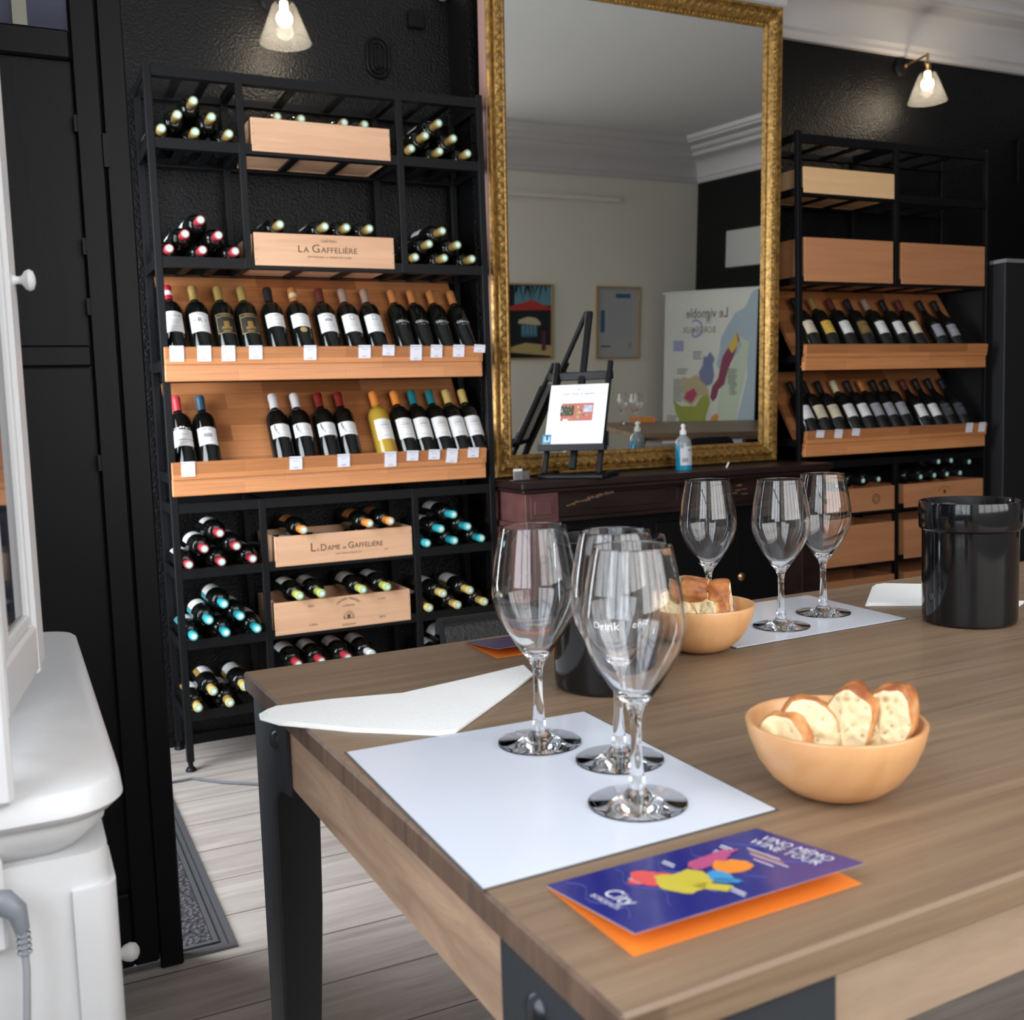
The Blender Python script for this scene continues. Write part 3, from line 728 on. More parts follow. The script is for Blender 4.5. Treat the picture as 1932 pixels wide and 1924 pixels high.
crate(2.900, 3.376, .413-.019, .168, .235, M_crate_b, 'tall plain wine crate low on the right rack, behind the wine glasses')
crate(3.432, 3.908, .413-.019, .168, .235, M_crate_b, 'tall plain wine crate low on the right rack, behind the black bucket')
crate(2.900, 3.376, .189-.019, .165, .235, M_crate_b, 'bottom left wine crate of the right rack above the far table edge')
crate(3.432, 3.908, .189-.019, .165, .235, M_crate_b, 'bottom right wine crate of the right rack above the far table edge')

# dark tall cabinet beyond the right rack
t = thing('black_cabinet', 'tall matte black cabinet with pale top edge right of the right rack', 'cabinet', (3.965, 3.24, 0))
MB().box(0, .60, 0, .34, 0, 1.655, bv=.003).build('cabinet_body', mat('matte_black_laminate', (.017, .017, .019), .5), t, smooth=0)
MB().box(0, .60, -.006, .34, 1.656, 1.672).build('top_edge', mat('pale_grey_edge', (.22, .22, .23), .5), t, smooth=0)

# ------------------------------------------------------------------ chimney piece and mirror
mp = thing('mantelpiece', 'worn dark red wooden mantelpiece under the gilt mirror', 'mantelpiece', (BX0-.012, 3.09, 0))
MW = BX1-BX0+.02; D0 = BY-3.09-.001
MB().box(0, MW, 0, D0, .822, .845, bv=.004).box(.008, MW-.008, .010, D0, .808, .8215, bv=.003).build('mantel_shelf', M_mantel, mp, smooth=0)
def pil(x0, name, m1):
    b = MB()
    b.box(x0, x0+.125, .020, D0, .705, .8075, bv=.002)
    for r_ in (.012, .026): 
        q = .018-.004*(r_ > .02)
        b.box(x0+.018+r_-.012, x0+.107-r_+.012, q-.001, q+.004, .720+r_-.012, .795-r_+.012, bv=.001)
    b.box(x0-.008, x0+.133, .012, D0, .685, .7045, bv=.003)
    b.box(x0+.006, x0+.119, .026, D0, .10, .6845, bv=.002); b.box(x0, x0+.125, .016, D0, 0, .0995, bv=.003)
    return b.build(name, m1, mp, smooth=0)
pil(.020, 'pilaster', M_mantel_l); pil(MW-.145, 'pilaster', M_mantel)
b = MB(); b.box(.146, MW-.146, .075, D0, .715, .8075)
b.box(.30, .62, .070, .078, .735, .79, bv=.002); b.box(.66, .95, .070, .078, .735, .79, bv=.002)
b.box(.146, MW-.146, .060, .075, .7, .7145, bv=.002)
fz = b.build('frieze', M_mantel, mp, smooth=0)
b = MB(); rn = random.Random(4)
for k in range(16):
    x = .20+.012*k; b.box(x, x+.014, .0735-.0042, .0752-.0042+.0002*k, .752+.0022*k+rn.uniform(-.003, .003), .757+.0024*k+rn.uniform(-.002, .005))
for k in range(9):
    x = .86+rn.uniform(0, .22); z = rn.uniform(.735, .78); b.box(x, x+rn.uniform(.01, .04), .0690, .0702, z, z+.003)
b.build('bare_wood_scratch', M_scratch, fz, smooth=0)
b = MB(); b.box(.146, MW-.146, .13, .15, .0, .699); 
for x in (.17, .60): b.box(x, x+.38, .122, .131, .05, .66, bv=.003)
b.build('fire_screen', M_bblack, mp, smooth=0)
b = MB(); b.lathe([(0, 0), (.016, 0), (.016, .003), (.008, .008), (0, .010)], 16, M=T(.985, .1215, .42) @ R('X', 90))
b.build('brass_keyhole', M_brass, mp)

TILT = 2.0
mr_ = thing('wall_mirror', 'large mirror in ornate gilt frame leaning over the mantelpiece', 'mirror', (1.542, 3.372, .848), (radians(TILT), 0, 0))
FWd, FH, FS = 1.262, 1.748, .078
MB().box(.06, FWd-.06, .014, .020, .06, FH-.06).build('mirror_glass', M_mirror, mr_, smooth=0)
def moulding(name, length, M, m=M_gold):
    prof = [(0, .046), (0, -.004), (.006, -.012), (.013, -.012), (.017, -.004), (.022, .000), (.028, -.010), (.038, -.018), (.050, -.014), (.058, -.004), (.062, .004), (.068, .002), (.072, .006), (FS, .012), (FS, .046)]
    vs = [(0+d_, y, d_) for d_, y in prof]+[(length-d_, y, d_) for d_, y in prof]; n = len(prof)
    fs = [(i, (i+1) % n, n+(i+1) % n, n+i) for i in range(n)]
    b = MB(); b.add(vs, fs, 0, M); o = b.build(name, m, mr_, smooth=25, recalc=True)
    c = MB(); k = int(length/.019)
    for i in range(k):
        x = .05+(length-.1)*(i+.5)/k
        big = i % 2
        c.lathe([(.0135 if big else .006, 0), (.0125 if big else .005, .0035), (.0100 if big else .003, .0025), (.0070 if big else .002, .003), (.0060, .0085) if big else (.001, .005), (0, .0100 if big else .0052)], 10, M=M @ T(x, -.0140, .040) @ R('X', 90) @ Matrix.Diagonal((1.0, .8, 1, 1)))
        c.lathe([(.0042, 0), (.003, .0028), (0, .0036)], 6, M=M @ T(x, .0015, .0205) @ R('X', 90))
        c.lathe([(.0036, 0), (.0028, .0022), (0, .003)], 6, M=M @ T(x, .003, .069) @ R('X', 90))
    c.build('bead_ornament', M_gold, o, smooth=60)
    return o
moulding('bottom_moulding', FWd, Matrix.Identity(4))
moulding('top_moulding', FWd, T(FWd, 0, FH) @ R('Y', 180))
moulding('side_moulding', FH, T(0, 0, FH) @ R('Y', 90))
moulding('side_moulding', FH, T(FWd, 0, 0) @ R('Y', -90))
MB().box(-.004, -.0005, -.004, .05, 0, FH).build('pale_outer_edge', mat('faded_pink_primer', (.34, .2, .17), .6), mr_, smooth=0)

# ------------------------------------------------------------------ things on the mantelpiece
SZ = .8452
EYAW = radians(-47)
ez = thing('tabletop_easel', 'black tabletop easel holding a printed sheet on the mantelpiece', 'easel', (1.733, 3.158, SZ), (0, 0, EYAW))
def bar(b, p, q, wx, wy, mi=0):
    p, q = Vector(p), Vector(q); z = (q-p).normalized(); x = Vector((1, 0, 0)); x = (x-z*x.dot(z)).normalized(); y = z.cross(x)
    L = (q-p).length; M = Matrix((( x.x, y.x, z.x, p.x), (x.y, y.y, z.y, p.y), (x.z, y.z, z.z, p.z), (0, 0, 0, 1)))
    b.box(-wx/2, wx/2, -wy/2, wy/2, 0, L, mi, M, bv=min(wx, wy)*.22)
EL = .465
def E_(x, z, dy=0): return (x, z*EL+dy, z)
for x0 in (-.099, .099):
    b = MB(); bar(b, E_(x0, .016), E_(x0, .405), .020, .015); b.build('front_leg', M_easel, ez, smooth=0)
b = MB(); bar(b, E_(-.150, .355, .014), E_(-.1499, .3551, .014), .01, .01); b = MB()
b.box(-.125, .110, .355*EL+.006, .355*EL+.020, .340, .370, bv=.003); b.build('crossbar', M_easel, ez, smooth=0)
b = MB(); bar(b, E_(-.004, .03, .018), E_(-.004, .590, .012), .026, .016); b.build('mast', M_easel, ez, smooth=0)
b = MB(); b.box(-.123, .123, .105*EL-.040, .105*EL-.009, .096, .112, bv=.003); b.box(-.12, .12, .105*EL-.043, .105*EL-.0401, .098, .120); b.build('ledge', M_easel, ez, smooth=0)
b = MB(); b.box(-.12, .12, -.012, .018, .0, .016, bv=.004); b.build('base_bar', M_easel, ez, smooth=0)
for x in (-.112, .112):
    b = MB(); b.box(x-.011, x+.011, .019, .185, .0, .018, bv=.004); b.build('foot', M_easel, ez, smooth=0)
# the sheet
_m = Matrix.Translation(ez.location) @ Matrix.Rotation(EYAW, 4, 'Z')
_l = _m @ Vector((0, .118*EL-.0185, .1135))
sh = thing('printed_sheet', 'white printed sheet with a small colour photo, standing on the easel', 'sheet', _l, (-math.atan(EL), 0, EYAW))
MB().box(-.106, .106, -.0007, 0, 0, .232).build('paper', mat('bright_sheet_paper', (.88, .88, .92), .5), sh, smooth=0)
def quad(b, x0, x1, z0, z1, y, mi): b.add([(x0, y, z0), (x1, y, z0), (x1, y, z1), (x0, y, z1)], [(0, 1, 2, 3)], mi)
pm = [mat('picture_terracotta', (.48, .16, .12), .5), mat('picture_dark_green', (.06, .07, .03), .5), mat('picture_yellow', (.50, .34, .06), .5), mat('picture_sky', (.45, .52, .66), .5),
      mat('picture_navy', (.06, .08, .17), .5), M_paper, mat('picture_ochre', (.42, .24, .10), .5)]
b = MB(); quad(b, -.058, .060, .092, .160, -.0010, 0); rn = random.Random(2)
quad(b, -.060, -.010, .112, .151, -.0012, 1); quad(b, .024, .056, .125, .151, -.0012, 3); quad(b, .0, .012, .100, .14, -.0012, 6); quad(b, -.048, -.03, .089, .100, -.0012, 5)
for k in range(46):
    x = rn.choice([rn.uniform(-.06, -.012), rn.uniform(.0, .052)]); z = rn.uniform(.093, .146); s_ = rn.uniform(.002, .005)
    quad(b, x, x+s_, z, z+s_*1.4, -.0013, rn.randrange(7))
b.build('colour_photo', pm, sh, smooth=0)
b = MB(); put_text(b, 'Venez visiter le vignoble', .0125, T(.0, -.0012, .196) @ FRONT); put_text(b, 'o', .018, T(.0, -.0012, .214) @ FRONT)
for z in (.182, .177, .074, .068): quad(b, -.07, .07, z, z+.0007, -.0011, 0)
b.build('printed_text', M_inkd, sh, smooth=0)
b = MB(); quad(b, -.115, -.083, .0, .042, -.0015, 0); quad(b, -.110, -.087, .013, .034, -.0017, 1); quad(b, -.101, -.094, .02, .04, -.0018, 2); quad(b, -.112, -.09, .002, .008, -.0018, 3)
b.build('blue_sticker', [mat('sticker_blue', (.03, .25, .42), .4), mat('sticker_pale_blue', (.35, .55, .68), .4), mat('sticker_navy', (.02, .05, .10), .4), mat('sticker_ochre', (.5, .3, .15), .4)], sh, smooth=0)

sb = thing('sanitizer_bottle', 'clear pump bottle of blue hand sanitizer with white cap on the mantelpiece', 'bottle', (2.250, 3.225, SZ))
pr = [(0, .0), (.026, 0), (.030, .003), (.030, .095), (.028, .108), (.020, .120), (.013, .126), (.011, .128), (.011, .131)]
MB().lathe(pr, 28).build('bottle_body', mat('clear_grey_plastic', (.36, .40, .43), .12, trans=.3), sb, smooth=50)
MB().lathe([(.0302, .003), (.0304, .004), (.0304, .092), (.0302, .093)], 28, a0=radians(130), a1=radians(222)).lathe([(.0303, .0), (.0305, .003), (.0305, .022)], 28).build('blue_gel', mat('blue_gel', (.01, .24, .42), .15), sb)
b = MB(); b.lathe([(.0307, .018), (.0307, .088)], 20, a0=radians(212), a1=radians(330)); b.lathe([(.0309, .072), (.0309, .078)], 8, 1, a0=radians(268), a1=radians(296)); b.lathe([(.0309, .03), (.0309, .045)], 8, 2, a0=radians(225), a1=radians(270)); b.lathe([(.0309, .082), (.0309, .087)], 8, 3, a0=radians(216), a1=radians(238))
b.build('paper_label', [mat('pale_grey_label', (.58, .60, .64), .4), mat('rust_print', (.35, .16, .1), .5), M_inkg, mat('violet_print', (.3, .12, .4), .5)], sb)
MB().lathe([(.0, .131), (.0125, .131), (.0125, .144), (.008, .148), (.0065, .152), (.0065, .158), (.009, .160), (.0085, .165), (.005, .170), (0, .171)], 20).build('white_cap', mat('white_plastic', (.78, .78, .78), .35), sb, smooth=40)
t = thing('plastic_card_holder', 'small clear card holder with white card at the left end of the mantelpiece', 'card holder', (1.565, 3.20, SZ))
MB().box(-.030, .032, 0, .030, 0, .003).box(-.030, .032, 0, .002, 0, .034).box(.030, .032, .002, .030, .003, .03).build('clear_box', mat('clear_acrylic', (.5, .5, .5), .05, trans=.85), t, smooth=0)
MB().box(-.026, .006, .004, .007, .004, .042).build('white_card', M_paper, t, smooth=0)
t = MB().tube([(0, 0, 0), (.012, .0, .020)], .003, 8).build('white_marker_stub', M_paper); t.location = (2.395, 3.16, SZ+.002)
tag(t, 'tiny white stub standing on the mantelpiece right of the sanitizer', 'stub')

# ------------------------------------------------------------------ wall lamps, emblem, small wall things
def wall_lamp(x, wy, z, label, arm=.15):
    t = thing('wall_lamp', label, 'lamp', (x, wy, z))
    ym = -arm
    MB().lathe([(0, 0), (.042, 0), (.044, .006), (.036, .016), (.012, .020), (0, .020)], 24, M=R('X', 90)).build('wall_mount', M_steel, t)
    MB().tube([(0, -.02, 0), (0, ym, .012)], .0042, 10).lathe([(0, 0), (.009, .002), (.010, .01), (.005, .018), (0, .02)], 12, M=T(0, -.02, 0) @ R('X', 90)).build('arm', M_brass, t)
    MB().lathe([(0, .020), (.006, .018), (.006, .008), (.005, -.01), (.005, -.018), (.014, -.022), (.017, -.030), (.014, -.036), (.014, -.058), (.012, -.060), (0, -.060)], 20, M=T(0, ym, 0)).build('socket', M_brass, t)
    outer = [(.024, -.062), (.034, -.066), (.041, -.078), (.0835, -.186)]
    inner = [(.0820, -.186), (.0395, -.079), (.0328, -.0675), (.024, -.0635)]
    MB().lathe(outer+inner+[outer[0]], 40, M=T(0, ym, 0)).lathe([(.084, -.184), (.0852, -.1855), (.084, -.188), (.082, -.1875), (.0817, -.1855), (.084, -.184)], 40, M=T(0, ym, 0)).build('glass_shade', M_shade, t, smooth=40)
    bp = [(0, -.062), (.013, -.062), (.013, -.086)]
    for i in range(0, 13):
        a = radians(30)+i/12*radians(150); bp.append((.026*sin(a) if i < 12 else 0, -.112+.026*cos(a)))
    MB().lathe(bp, 24, M=T(0, ym, 0)).build('bulb', M_bulb, t, smooth=60)
    d_ = bpy.data.lights.new('bulb_light', 'POINT'); d_.energy = 2.6; d_.color = (1.0, .84, .62); d_.shadow_soft_size = .03
    o = bpy.data.objects.new('bulb_light', d_); COL.objects.link(o); o.parent = t; o.location = (0, ym, -.160)
    return t
wall_lamp(.893, WB, 2.475, 'clear glass cone wall lamp above the left rack')
wall_lamp(3.722, WB, 2.555, 'clear glass cone wall lamp on brass arm above the right rack')
em = MB()
for r_, wdt in ((.040, .0055), (.024, .0045), (.010, .0035)):
    hh = .028+.0*r_
    pts = [(r_*cos(a*pi/12), 0, hh+r_*sin(a*pi/12)) for a in range(13)]+[(r_*cos(a*pi/12), 0, -hh+r_*sin(a*pi/12)) for a in range(12, 25)]
    em.tube(pts, wdt, 8, closed=True)
em.box(-.034, .034, .001, .004, -.03, .03)
o = em.build('wall_emblem', M_bblack); o.location = (1.256, WB-.006, 2.327)
tag(o, 'black oval relief emblem of nested loops on the black wall', 'emblem')
t = thing('wall_spotlight', 'small dark fitting on the wall left of the mirror top', 'spotlight', (1.40, WB, 2.47))
MB().box(-.03, .03, -.02, 0, -.03, .03, bv=.003).build('box', M_bblack, t, smooth=0)
t = thing('security_camera', 'small grey corner camera at the top edge left of the mirror', 'camera', (1.50, WB-.01, 2.56))
MB().lathe([(0, 0), (.022, .0), (.026, .014), (.018, .03), (.0, .034)], 16, M=R('X', 60)).build('dome', mat('grey_plastic', (.16, .16, .17), .4), t)
t = thing('coat_hook', 'thin black upright hook on the black wall right of the right lamp', 'hook', (4.47, WB-.012, 2.30))
MB().box(-.004, .004, -.006, .008, -.20, 0, bv=.001).box(-.012, .012, -.010, .008, -.002, .004).build('upright', M_steel, t, smooth=0)

# ------------------------------------------------------------------ tasting table
TA = radians(1.45); TZ = .77
tb = thing('tasting_table', 'large wooden tasting table with charcoal steel corner legs in the foreground', 'table', (.2685, .450, 0), (0, 0, TA))
TL, TW = 1.92, .875
b = MB().box(0, TL, 0, TW, TZ-.024, TZ, bv=.0025)
b.v = [(x, y+(.030*x/TL if y < .1 else 0), z) for x, y, z in b.v]
b.m = [1 if all(b.v[i][0] < .004 for i in f) else 0 for f in b.f]
b.build('tabletop', [M_table, M_end], tb, smooth=0)
b = MB(); b.box(.014, .034, .11, TW-.16, TZ-.104, TZ-.0245); b.build('apron', M_apron, tb, smooth=0)
MB().box(TL-.034, TL-.014, .11, TW-.11, TZ-.104, TZ-.0245).build('apron', M_apron, tb, smooth=0)
b = MB().box(.14, TL-.14, .022, .042, TZ-.088, TZ-.0245); b.v = [(x, y+.030*x/TL, z) for x, y, z in b.v]; b.build('apron', M_apron_x, tb, smooth=0)
MB().box(.14, TL-.14, TW-.040, TW-.020, TZ-.104, TZ-.0245).build('apron', M_apron_x, tb, smooth=0)
def corner_leg(cx_, cy_, sx, sy, legname='leg'):
    """folded steel angle: two tapered plates with a rounded cut-out"""
    z1 = TZ-.0245
    def plate(length):
        # profile in (d, z): full width at the apron, arch, then tapering
        p = [(0, z1), (length, z1), (length, z1-.088)]
        for i in range(0, 9):
            a = i/8*pi/2; p.append((.078+(length-.078)*(1-sin(a)), z1-.088-(.045)*(1-cos(a))))
        p += [(.074, z1-.30), (.048, .0), (0, .0)]
        return p
    b = MB()
    # plate lying in the x=const plane (along y)
    M = Matrix(((0, 0, sx, cx_), (sy, 0, 0, cy_), (0, 1, 0, 0), (0, 0, 0, 1)))
    b.prism(plate(.155), 0, .004, M=M)
    M2 = Matrix(((sx, 0, 0, cx_), (0, 0, sy, cy_), (0, 1, 0, 0), (0, 0, 0, 1)))
    b.prism([(d_*1.0+.0041, z) if d_ == 0 else (d_, z) for d_, z in plate(.150)], 0, .004, M=M2)
    lg = b.build(legname, M_tsteel, tb, smooth=0, recalc=True)
    c = MB(); pr_ = [(0, .006), (.006, .0055), (.0105, .0032), (.0125, 0), (0, 0)]
    c.lathe(pr_, 20, M=T(cx_, cy_+sy*.105, z1-.035) @ R('Y', -90*sx)); c.lathe(pr_, 20, M=T(cx_+sx*.112, cy_, z1-.035) @ R('X', 90*sy))
    c.build('bolt', mat('dark_bolt_metal', (.05, .052, .058), .3, metal=.6), lg, smooth=40, recalc=True)
corner_leg(.009, TW-.009, 1, -1); corner_leg(.009, .009, 1, 1)
corner_leg(TL-.009, TW-.009, -1, -1); corner_leg(TL-.009, .040, -1, 1)
Z1 = TZ+.0003

def placemat(name, pts, label, ink=True):
    cx_ = sum(p[0] for p in pts)/4; cy_ = sum(p[1] for p in pts)/4
    t = thing(name, label, 'placemat', (cx_, cy_, Z1), group=None)
    q = [(p[0]-cx_, p[1]-cy_) for p in pts]
    MB().prism([(x*1.018, y*1.014) for x, y in q], 0, .0006).build('laminate_edge', M_sheet_e, t, smooth=0)
    MB().prism(q, .0006, .0011).build('paper', M_sheet, t, smooth=0)
    return t
placemat('placemat', [(.268, .944), (.524, .940), (.521, .631), (.265, .620)], 'white laminated placemat under the three nearest wine glasses')
placemat('placemat', [(.835, 1.085), (1.147, 1.098), (1.160, 1.318), (.828, 1.312)], 'white laminated placemat under the farther wine glasses beside the bread bowl')
ZM = Z1+.0012
# wine glasses
def wine_glass_mesh():
    o_ = [(0, 0), (.0385, 0), (.0400, .0009), (.0398, .0020), (.034, .0028), (.022, .0040), (.012, .0068), (.0072, .0130), (.0056, .026), (.0044, .045), (.0042, .062), (.0050, .074), (.0078, .0810), (.0135, .0880), (.0208, .0980), (.0290, .1110), (.0362, .1250), (.0398, .1370), (.0408, .1460), (.0400, .1590), (.0372, .1780), (.0336, .1970), (.0312, .2085), (.0309, .2092)]
    i_ = [(.0304, .2088), (.0305, .2080), (.0329, .1968), (.0365, .1780), (.0393, .1590), (.0401, .1460), (.0391, .1372), (.0354, .1256), (.0281, .1120), (.0196, .0995), (.0115, .0905), (.0055, .0862), (0, .0852)]
    return MB().lathe(o_+i_, 64)
g0 = None
GL = [(.434, .694, ZM, 'nearest clear wine glass, front of the trio on the near white placemat'),
      (.476, .790, ZM, 'clear wine glass between and behind the others on the near placemat'),
      (.437, .872, ZM, 'leftmost clear wine glass on the near white placemat'),
      (.966, 1.153, ZM, 'clear wine glass, middle of the trio on the far placemat'),
      (1.078, 1.192, ZM, 'rightmost clear wine glass on the far placemat'),
      (.897, 1.228, ZM, 'clear wine glass standing behind the far bread bowl'),
      (3.800, .600, Z1, 'wine glass reflected in the mirror, left of three'), (3.86, .66, Z1, 'wine glass reflected in the mirror, middle of three'), (3.93, .60, Z1, 'wine glass reflected in the mirror, right of three')]
for i, (x, y, z, lb) in enumerate(GL):
    if i == 0:
        g0 = wine_glass_mesh().build('wine_glass', M_glass, smooth=60, recalc=True); g0.location = (x, y, z); tag(g0, lb, 'wine glass', 'wine glasses on the tables')
    else:
        o = g0.copy(); COL.objects.link(o); o.location = (x, y, z); o['label'] = lb

# bowls
def bowl(x, y, label):
    P = [(0, .002), (.022, .0), (.030, .0015), (.040, .006), (.052, .016), (.062, .030), (.0685, .046), (.0715, .0595), (.0708, .0610), (.0685, .0613), (.0668, .0600),
         (.0635, .046), (.057, .031), (.046, .019), (.030, .012), (0, .010)]
    o = MB().lathe(P, 64).build('bread_bowl', M_bowl, smooth=50); o.location = (x, y, Z1)
    return tag(o, label, 'bowl', 'bamboo bread bowls on the tasting table')
bowl(.588, .637, 'round bamboo bowl holding bread nearest the camera'); bowl(.792, 1.106, 'round bamboo bowl of bread beside the far placemat')

m, nt, bs = new_mat('bread_crumb'); bs.inputs['Roughness'].default_value = .8
tc = nt.nodes.new('ShaderNodeTexCoord'); vo = nt.nodes.new('ShaderNodeTexVoronoi'); vo.inputs['Scale'].default_value = 120; vo.inputs['Randomness'].default_value = 1
nz = nt.nodes.new('ShaderNodeTexNoise'); nz.inputs['Scale'].default_value = 45
cr = nt.nodes.new('ShaderNodeValToRGB'); e = cr.color_ramp.elements; e[0].position = .03; e[0].color = (.42, .27, .10, 1); e[1].position = .16; e[1].color = (.80, .66, .40, 1)
ad = nt.nodes.new('ShaderNodeMath'); ad.operation = 'MULTIPLY'; nt.links.new(vo.outputs['Distance'], ad.inputs[0]); nt.links.new(nz.outputs['Fac'], ad.inputs[1]); 
nt.links.new(tc.outputs['Object'], vo.inputs['Vector']); nt.links.new(tc.outputs['Object'], nz.inputs['Vector'])
nt.links.new(ad.outputs[0], cr.inputs[0]); nt.links.new(cr.outputs[0], bs.inputs['Base Color'])
bp = nt.nodes.new('ShaderNodeBump'); bp.inputs['Distance'].default_value = .004; bp.inputs['Strength'].default_value = .8; nt.links.new(ad.outputs[0], bp.inputs['Height']); nt.links.new(bp.outputs[0], bs.inputs['Normal'])
M_crumb = m
m, nt, bs = new_mat('bread_crust'); bs.inputs['Roughness'].default_value = .55
tc = nt.nodes.new('ShaderNodeTexCoord'); nz = nt.nodes.new('ShaderNodeTexNoise'); nz.inputs['Scale'].default_value = 38; nz.inputs['Detail'].default_value = 5
cr = nt.nodes.new('ShaderNodeValToRGB'); e = cr.color_ramp.elements; e[0].position = .36; e[0].color = (.26, .07, .02, 1); e[1].position = .66; e[1].color = (.72, .46, .22, 1)
x = e.new(.50); x.color = (.52, .20, .055, 1)
nt.links.new(tc.outputs['Object'], nz.inputs['Vector']); nt.links.new(nz.outputs['Fac'], cr.inputs[0]); nt.links.new(cr.outputs[0], bs.inputs['Base Color'])
bp = nt.nodes.new('ShaderNodeBump'); bp.inputs['Distance'].default_value = .004; bp.inputs['Strength'].default_value = .5; nt.links.new(nz.outputs['Fac'], bp.inputs['Height']); nt.links.new(bp.outputs[0], bs.inputs['Normal'])
M_crust = m
def bread(w_, h, th, seed, loc, rot, label):
    """cut piece of baguette: irregular oval outline in xz, thickness along y; rim crust, faces crumb"""
    n, k = 40, 7; rnd = Vector((seed*3.1, seed*1.7, 0)); vs = []; fs = []; ms = []
    rings = [(-.5, .80), (-.5, .93), (-.40, .99), (-.15, 1.02), (.15, 1.03), (.40, .99), (.5, .92), (.5, .78)]
    for (ty, s_) in rings:
        for i in range(n):
            a = 2*pi*i/n
            r_ = 1+.16*noise.noise(Vector((cos(a)*1.5, sin(a)*1.5, 0))+rnd)+.05*noise.noise(Vector((cos(a)*5, sin(a)*5, ty))+rnd)
            sq = (abs(cos(a))**2.4+abs(sin(a))**2.4)**(-1/2.4)
            vs.append((w_/2*cos(a)*sq*r_*s_, ty*th*(1+.35*noise.noise(Vector((cos(a)*2, sin(a)*2, 3))+rnd)), h/2*sin(a)*sq*r_*s_))
    R_ = len(rings)
    for j in range(R_-1):
        for i in range(n):
            fs.append((j*n+i, j*n+(i+1) % n, (j+1)*n+(i+1) % n, (j+1)*n+i)); ms.append(1 if j in (0, R_-2) else 0)
    for side, j in ((-1, 0), (1, R_-1)):
        base = j*n; prev = [base+i for i in range(n)]
        for q in range(1, 4):
            cur = []
            for i in range(n):
                p = Vector(vs[base+i]); s_ = 1-q/4
                pp = Vector((p.x*s_, p.y+side*.05*th*noise.noise(Vector((p.x*s_*60, p.z*s_*60, seed))), p.z*s_)); cur.append(len(vs)); vs.append(tuple(pp))
            for i in range(n):
                f = (prev[i], prev[(i+1) % n], cur[(i+1) % n], cur[i]); fs.append(f if side > 0 else f[::-1]); ms.append(1)
            prev = cur
        c = len(vs); vs.append((0, side*.5*th*.95, 0))
        for i in range(n):
            f = (prev[i], prev[(i+1) % n], c); fs.append(f if side > 0 else f[::-1]); ms.append(1)
    b = MB(); b.v = vs; b.f = fs; b.m = ms
    o = b.build('bread_slice', [M_crust, M_crumb], smooth=60, recalc=True); o.location = loc; o.rotation_euler = [radians(a) for a in rot]
    return tag(o, label, 'bread', 'cut bread pieces in the bamboo bowls')
bx, by = .588, .637
bread(.040, .050, .016, 1, (bx-.041, by+.012, Z1+.045), (0, 8, -72), 'small bread crust leaning at the left of the near bowl')
bread(.050, .060, .018, 2, (bx-.022, by+.008, Z1+.050), (-8, 8, -38), 'holey cut bread slice facing forward in the near bowl')
bread(.042, .078, .028, 3, (bx+.004, by-.008, Z1+.053), (-4, 20, -62), 'thick pale bread chunk leaning in the middle of the near bowl')
bread(.042, .078, .028, 7, (bx+.027, by-.026, Z1+.053), (-4, 20, -62), 'thick pale bread chunk at the right of the near bowl')
bx, by = .792, 1.106
bread(.05, .060, .022, 4, (bx-.046+.008, by+.005, Z1+.052), (-10, -10, -30), 'bread slice at the left of the far bowl behind the glass')
bread(.080, .034, .034, 5, (bx-.002, by+.010, Z1+.078), (8, 6, 55), 'long brown bread piece lying on top in the far bowl')
bread(.050, .050, .022, 6, (bx-.012, by-.022, Z1+.048), (-22, 4, -60), 'cut bread slice at the front of the far bowl')
bread(.046, .062, .026, 8, (bx+.032, by-.004, Z1+.056), (-6, 16, 48), 'crusty bread chunk at the right of the far bowl')
bread(.040, .044, .024, 9, (bx+.012, by-.024, Z1+.045), (-14, 30, 52), 'small floury bread piece at the front right of the far bowl')

# spittoon buckets
def bucket(x, y, label, rz=0):
    P = [(0, .002), (.058, 0), (.0620, .003), (.0630, .009), (.0635, .131), (.0670, .134), (.0677, .137), (.0681, .168), (.0672, .1715), (.0652, .1722), (.0635, .170), (.0540, .152), (.050, .130), (.048, .03), (0, .025)]
    t = thing('spittoon_bucket', label, 'bucket', (x, y, Z1), (0, 0, rz), 'black spittoon buckets on the tasting table')
    MB().lathe(P, 72).build('bucket_body', M_bucket, t, smooth=35)
    return t
bucket(1.208, 1.040, 'glossy black bucket at the far right of the table'); 
t = bucket(.606, 1.025, 'glossy black bucket standing behind the nearest wine glasses')
b = MB()
for k, (s, z) in enumerate((('Drink', .072), ('enjoy', .072))):
    v, f = text_geo(s, .017, 2); r = .0641; vs = []
    for xx, yy, zz in v:
        a = radians(-128 if k == 0 else -78)+xx/r; vs.append((r*cos(a), r*sin(a), z+yy))
    b.add(vs, f, 0)
b.build('white_lettering', M_inkw, t, smooth=0)

# napkins
def sheet_mesh(name, pts, z, th, label, cat, m, over=0.0, sub=10, wav=.002, seed=0, extra=None):
    b = MB(); n = len(pts); cx_ = sum(p[0] for p in pts)/n; cy_ = sum(p[1] for p in pts)/n
    for k in range(3):
        o_ = .0016*k; q = [((x-cx_)*(1-.012*k)+.002*k, (y-cy_)*(1-.012*k)-.001*k) for x, y in pts]
        b.prism(q, k*th/3, (k+1)*th/3-.0002)
    o = b.build(name, m, smooth=0); o.location = (cx_, cy_, z)
    return tag(o, label, cat)
sheet_mesh('paper_napkin', [(.219, 1.098), (.222, 1.118), (.236, 1.134), (.30, 1.128), (.378, 1.108), (.470, 1.128), (.556, 1.150), (.545, 1.100), (.455, 1.015), (.380, .945), (.362, .947), (.290, 1.005), (.232, 1.068)],
           Z1, .004, 'folded white paper napkin lying across the left corner of the table', 'napkin', M_napkin)
sheet_mesh('paper_napkin', [(1.170, 1.201), (1.300, 1.318), (1.320, 1.318), (1.365, 1.275), (1.245, 1.150)], Z1, .005, 'folded white paper napkin behind the black bucket at the far right', 'napkin', M_napkin)
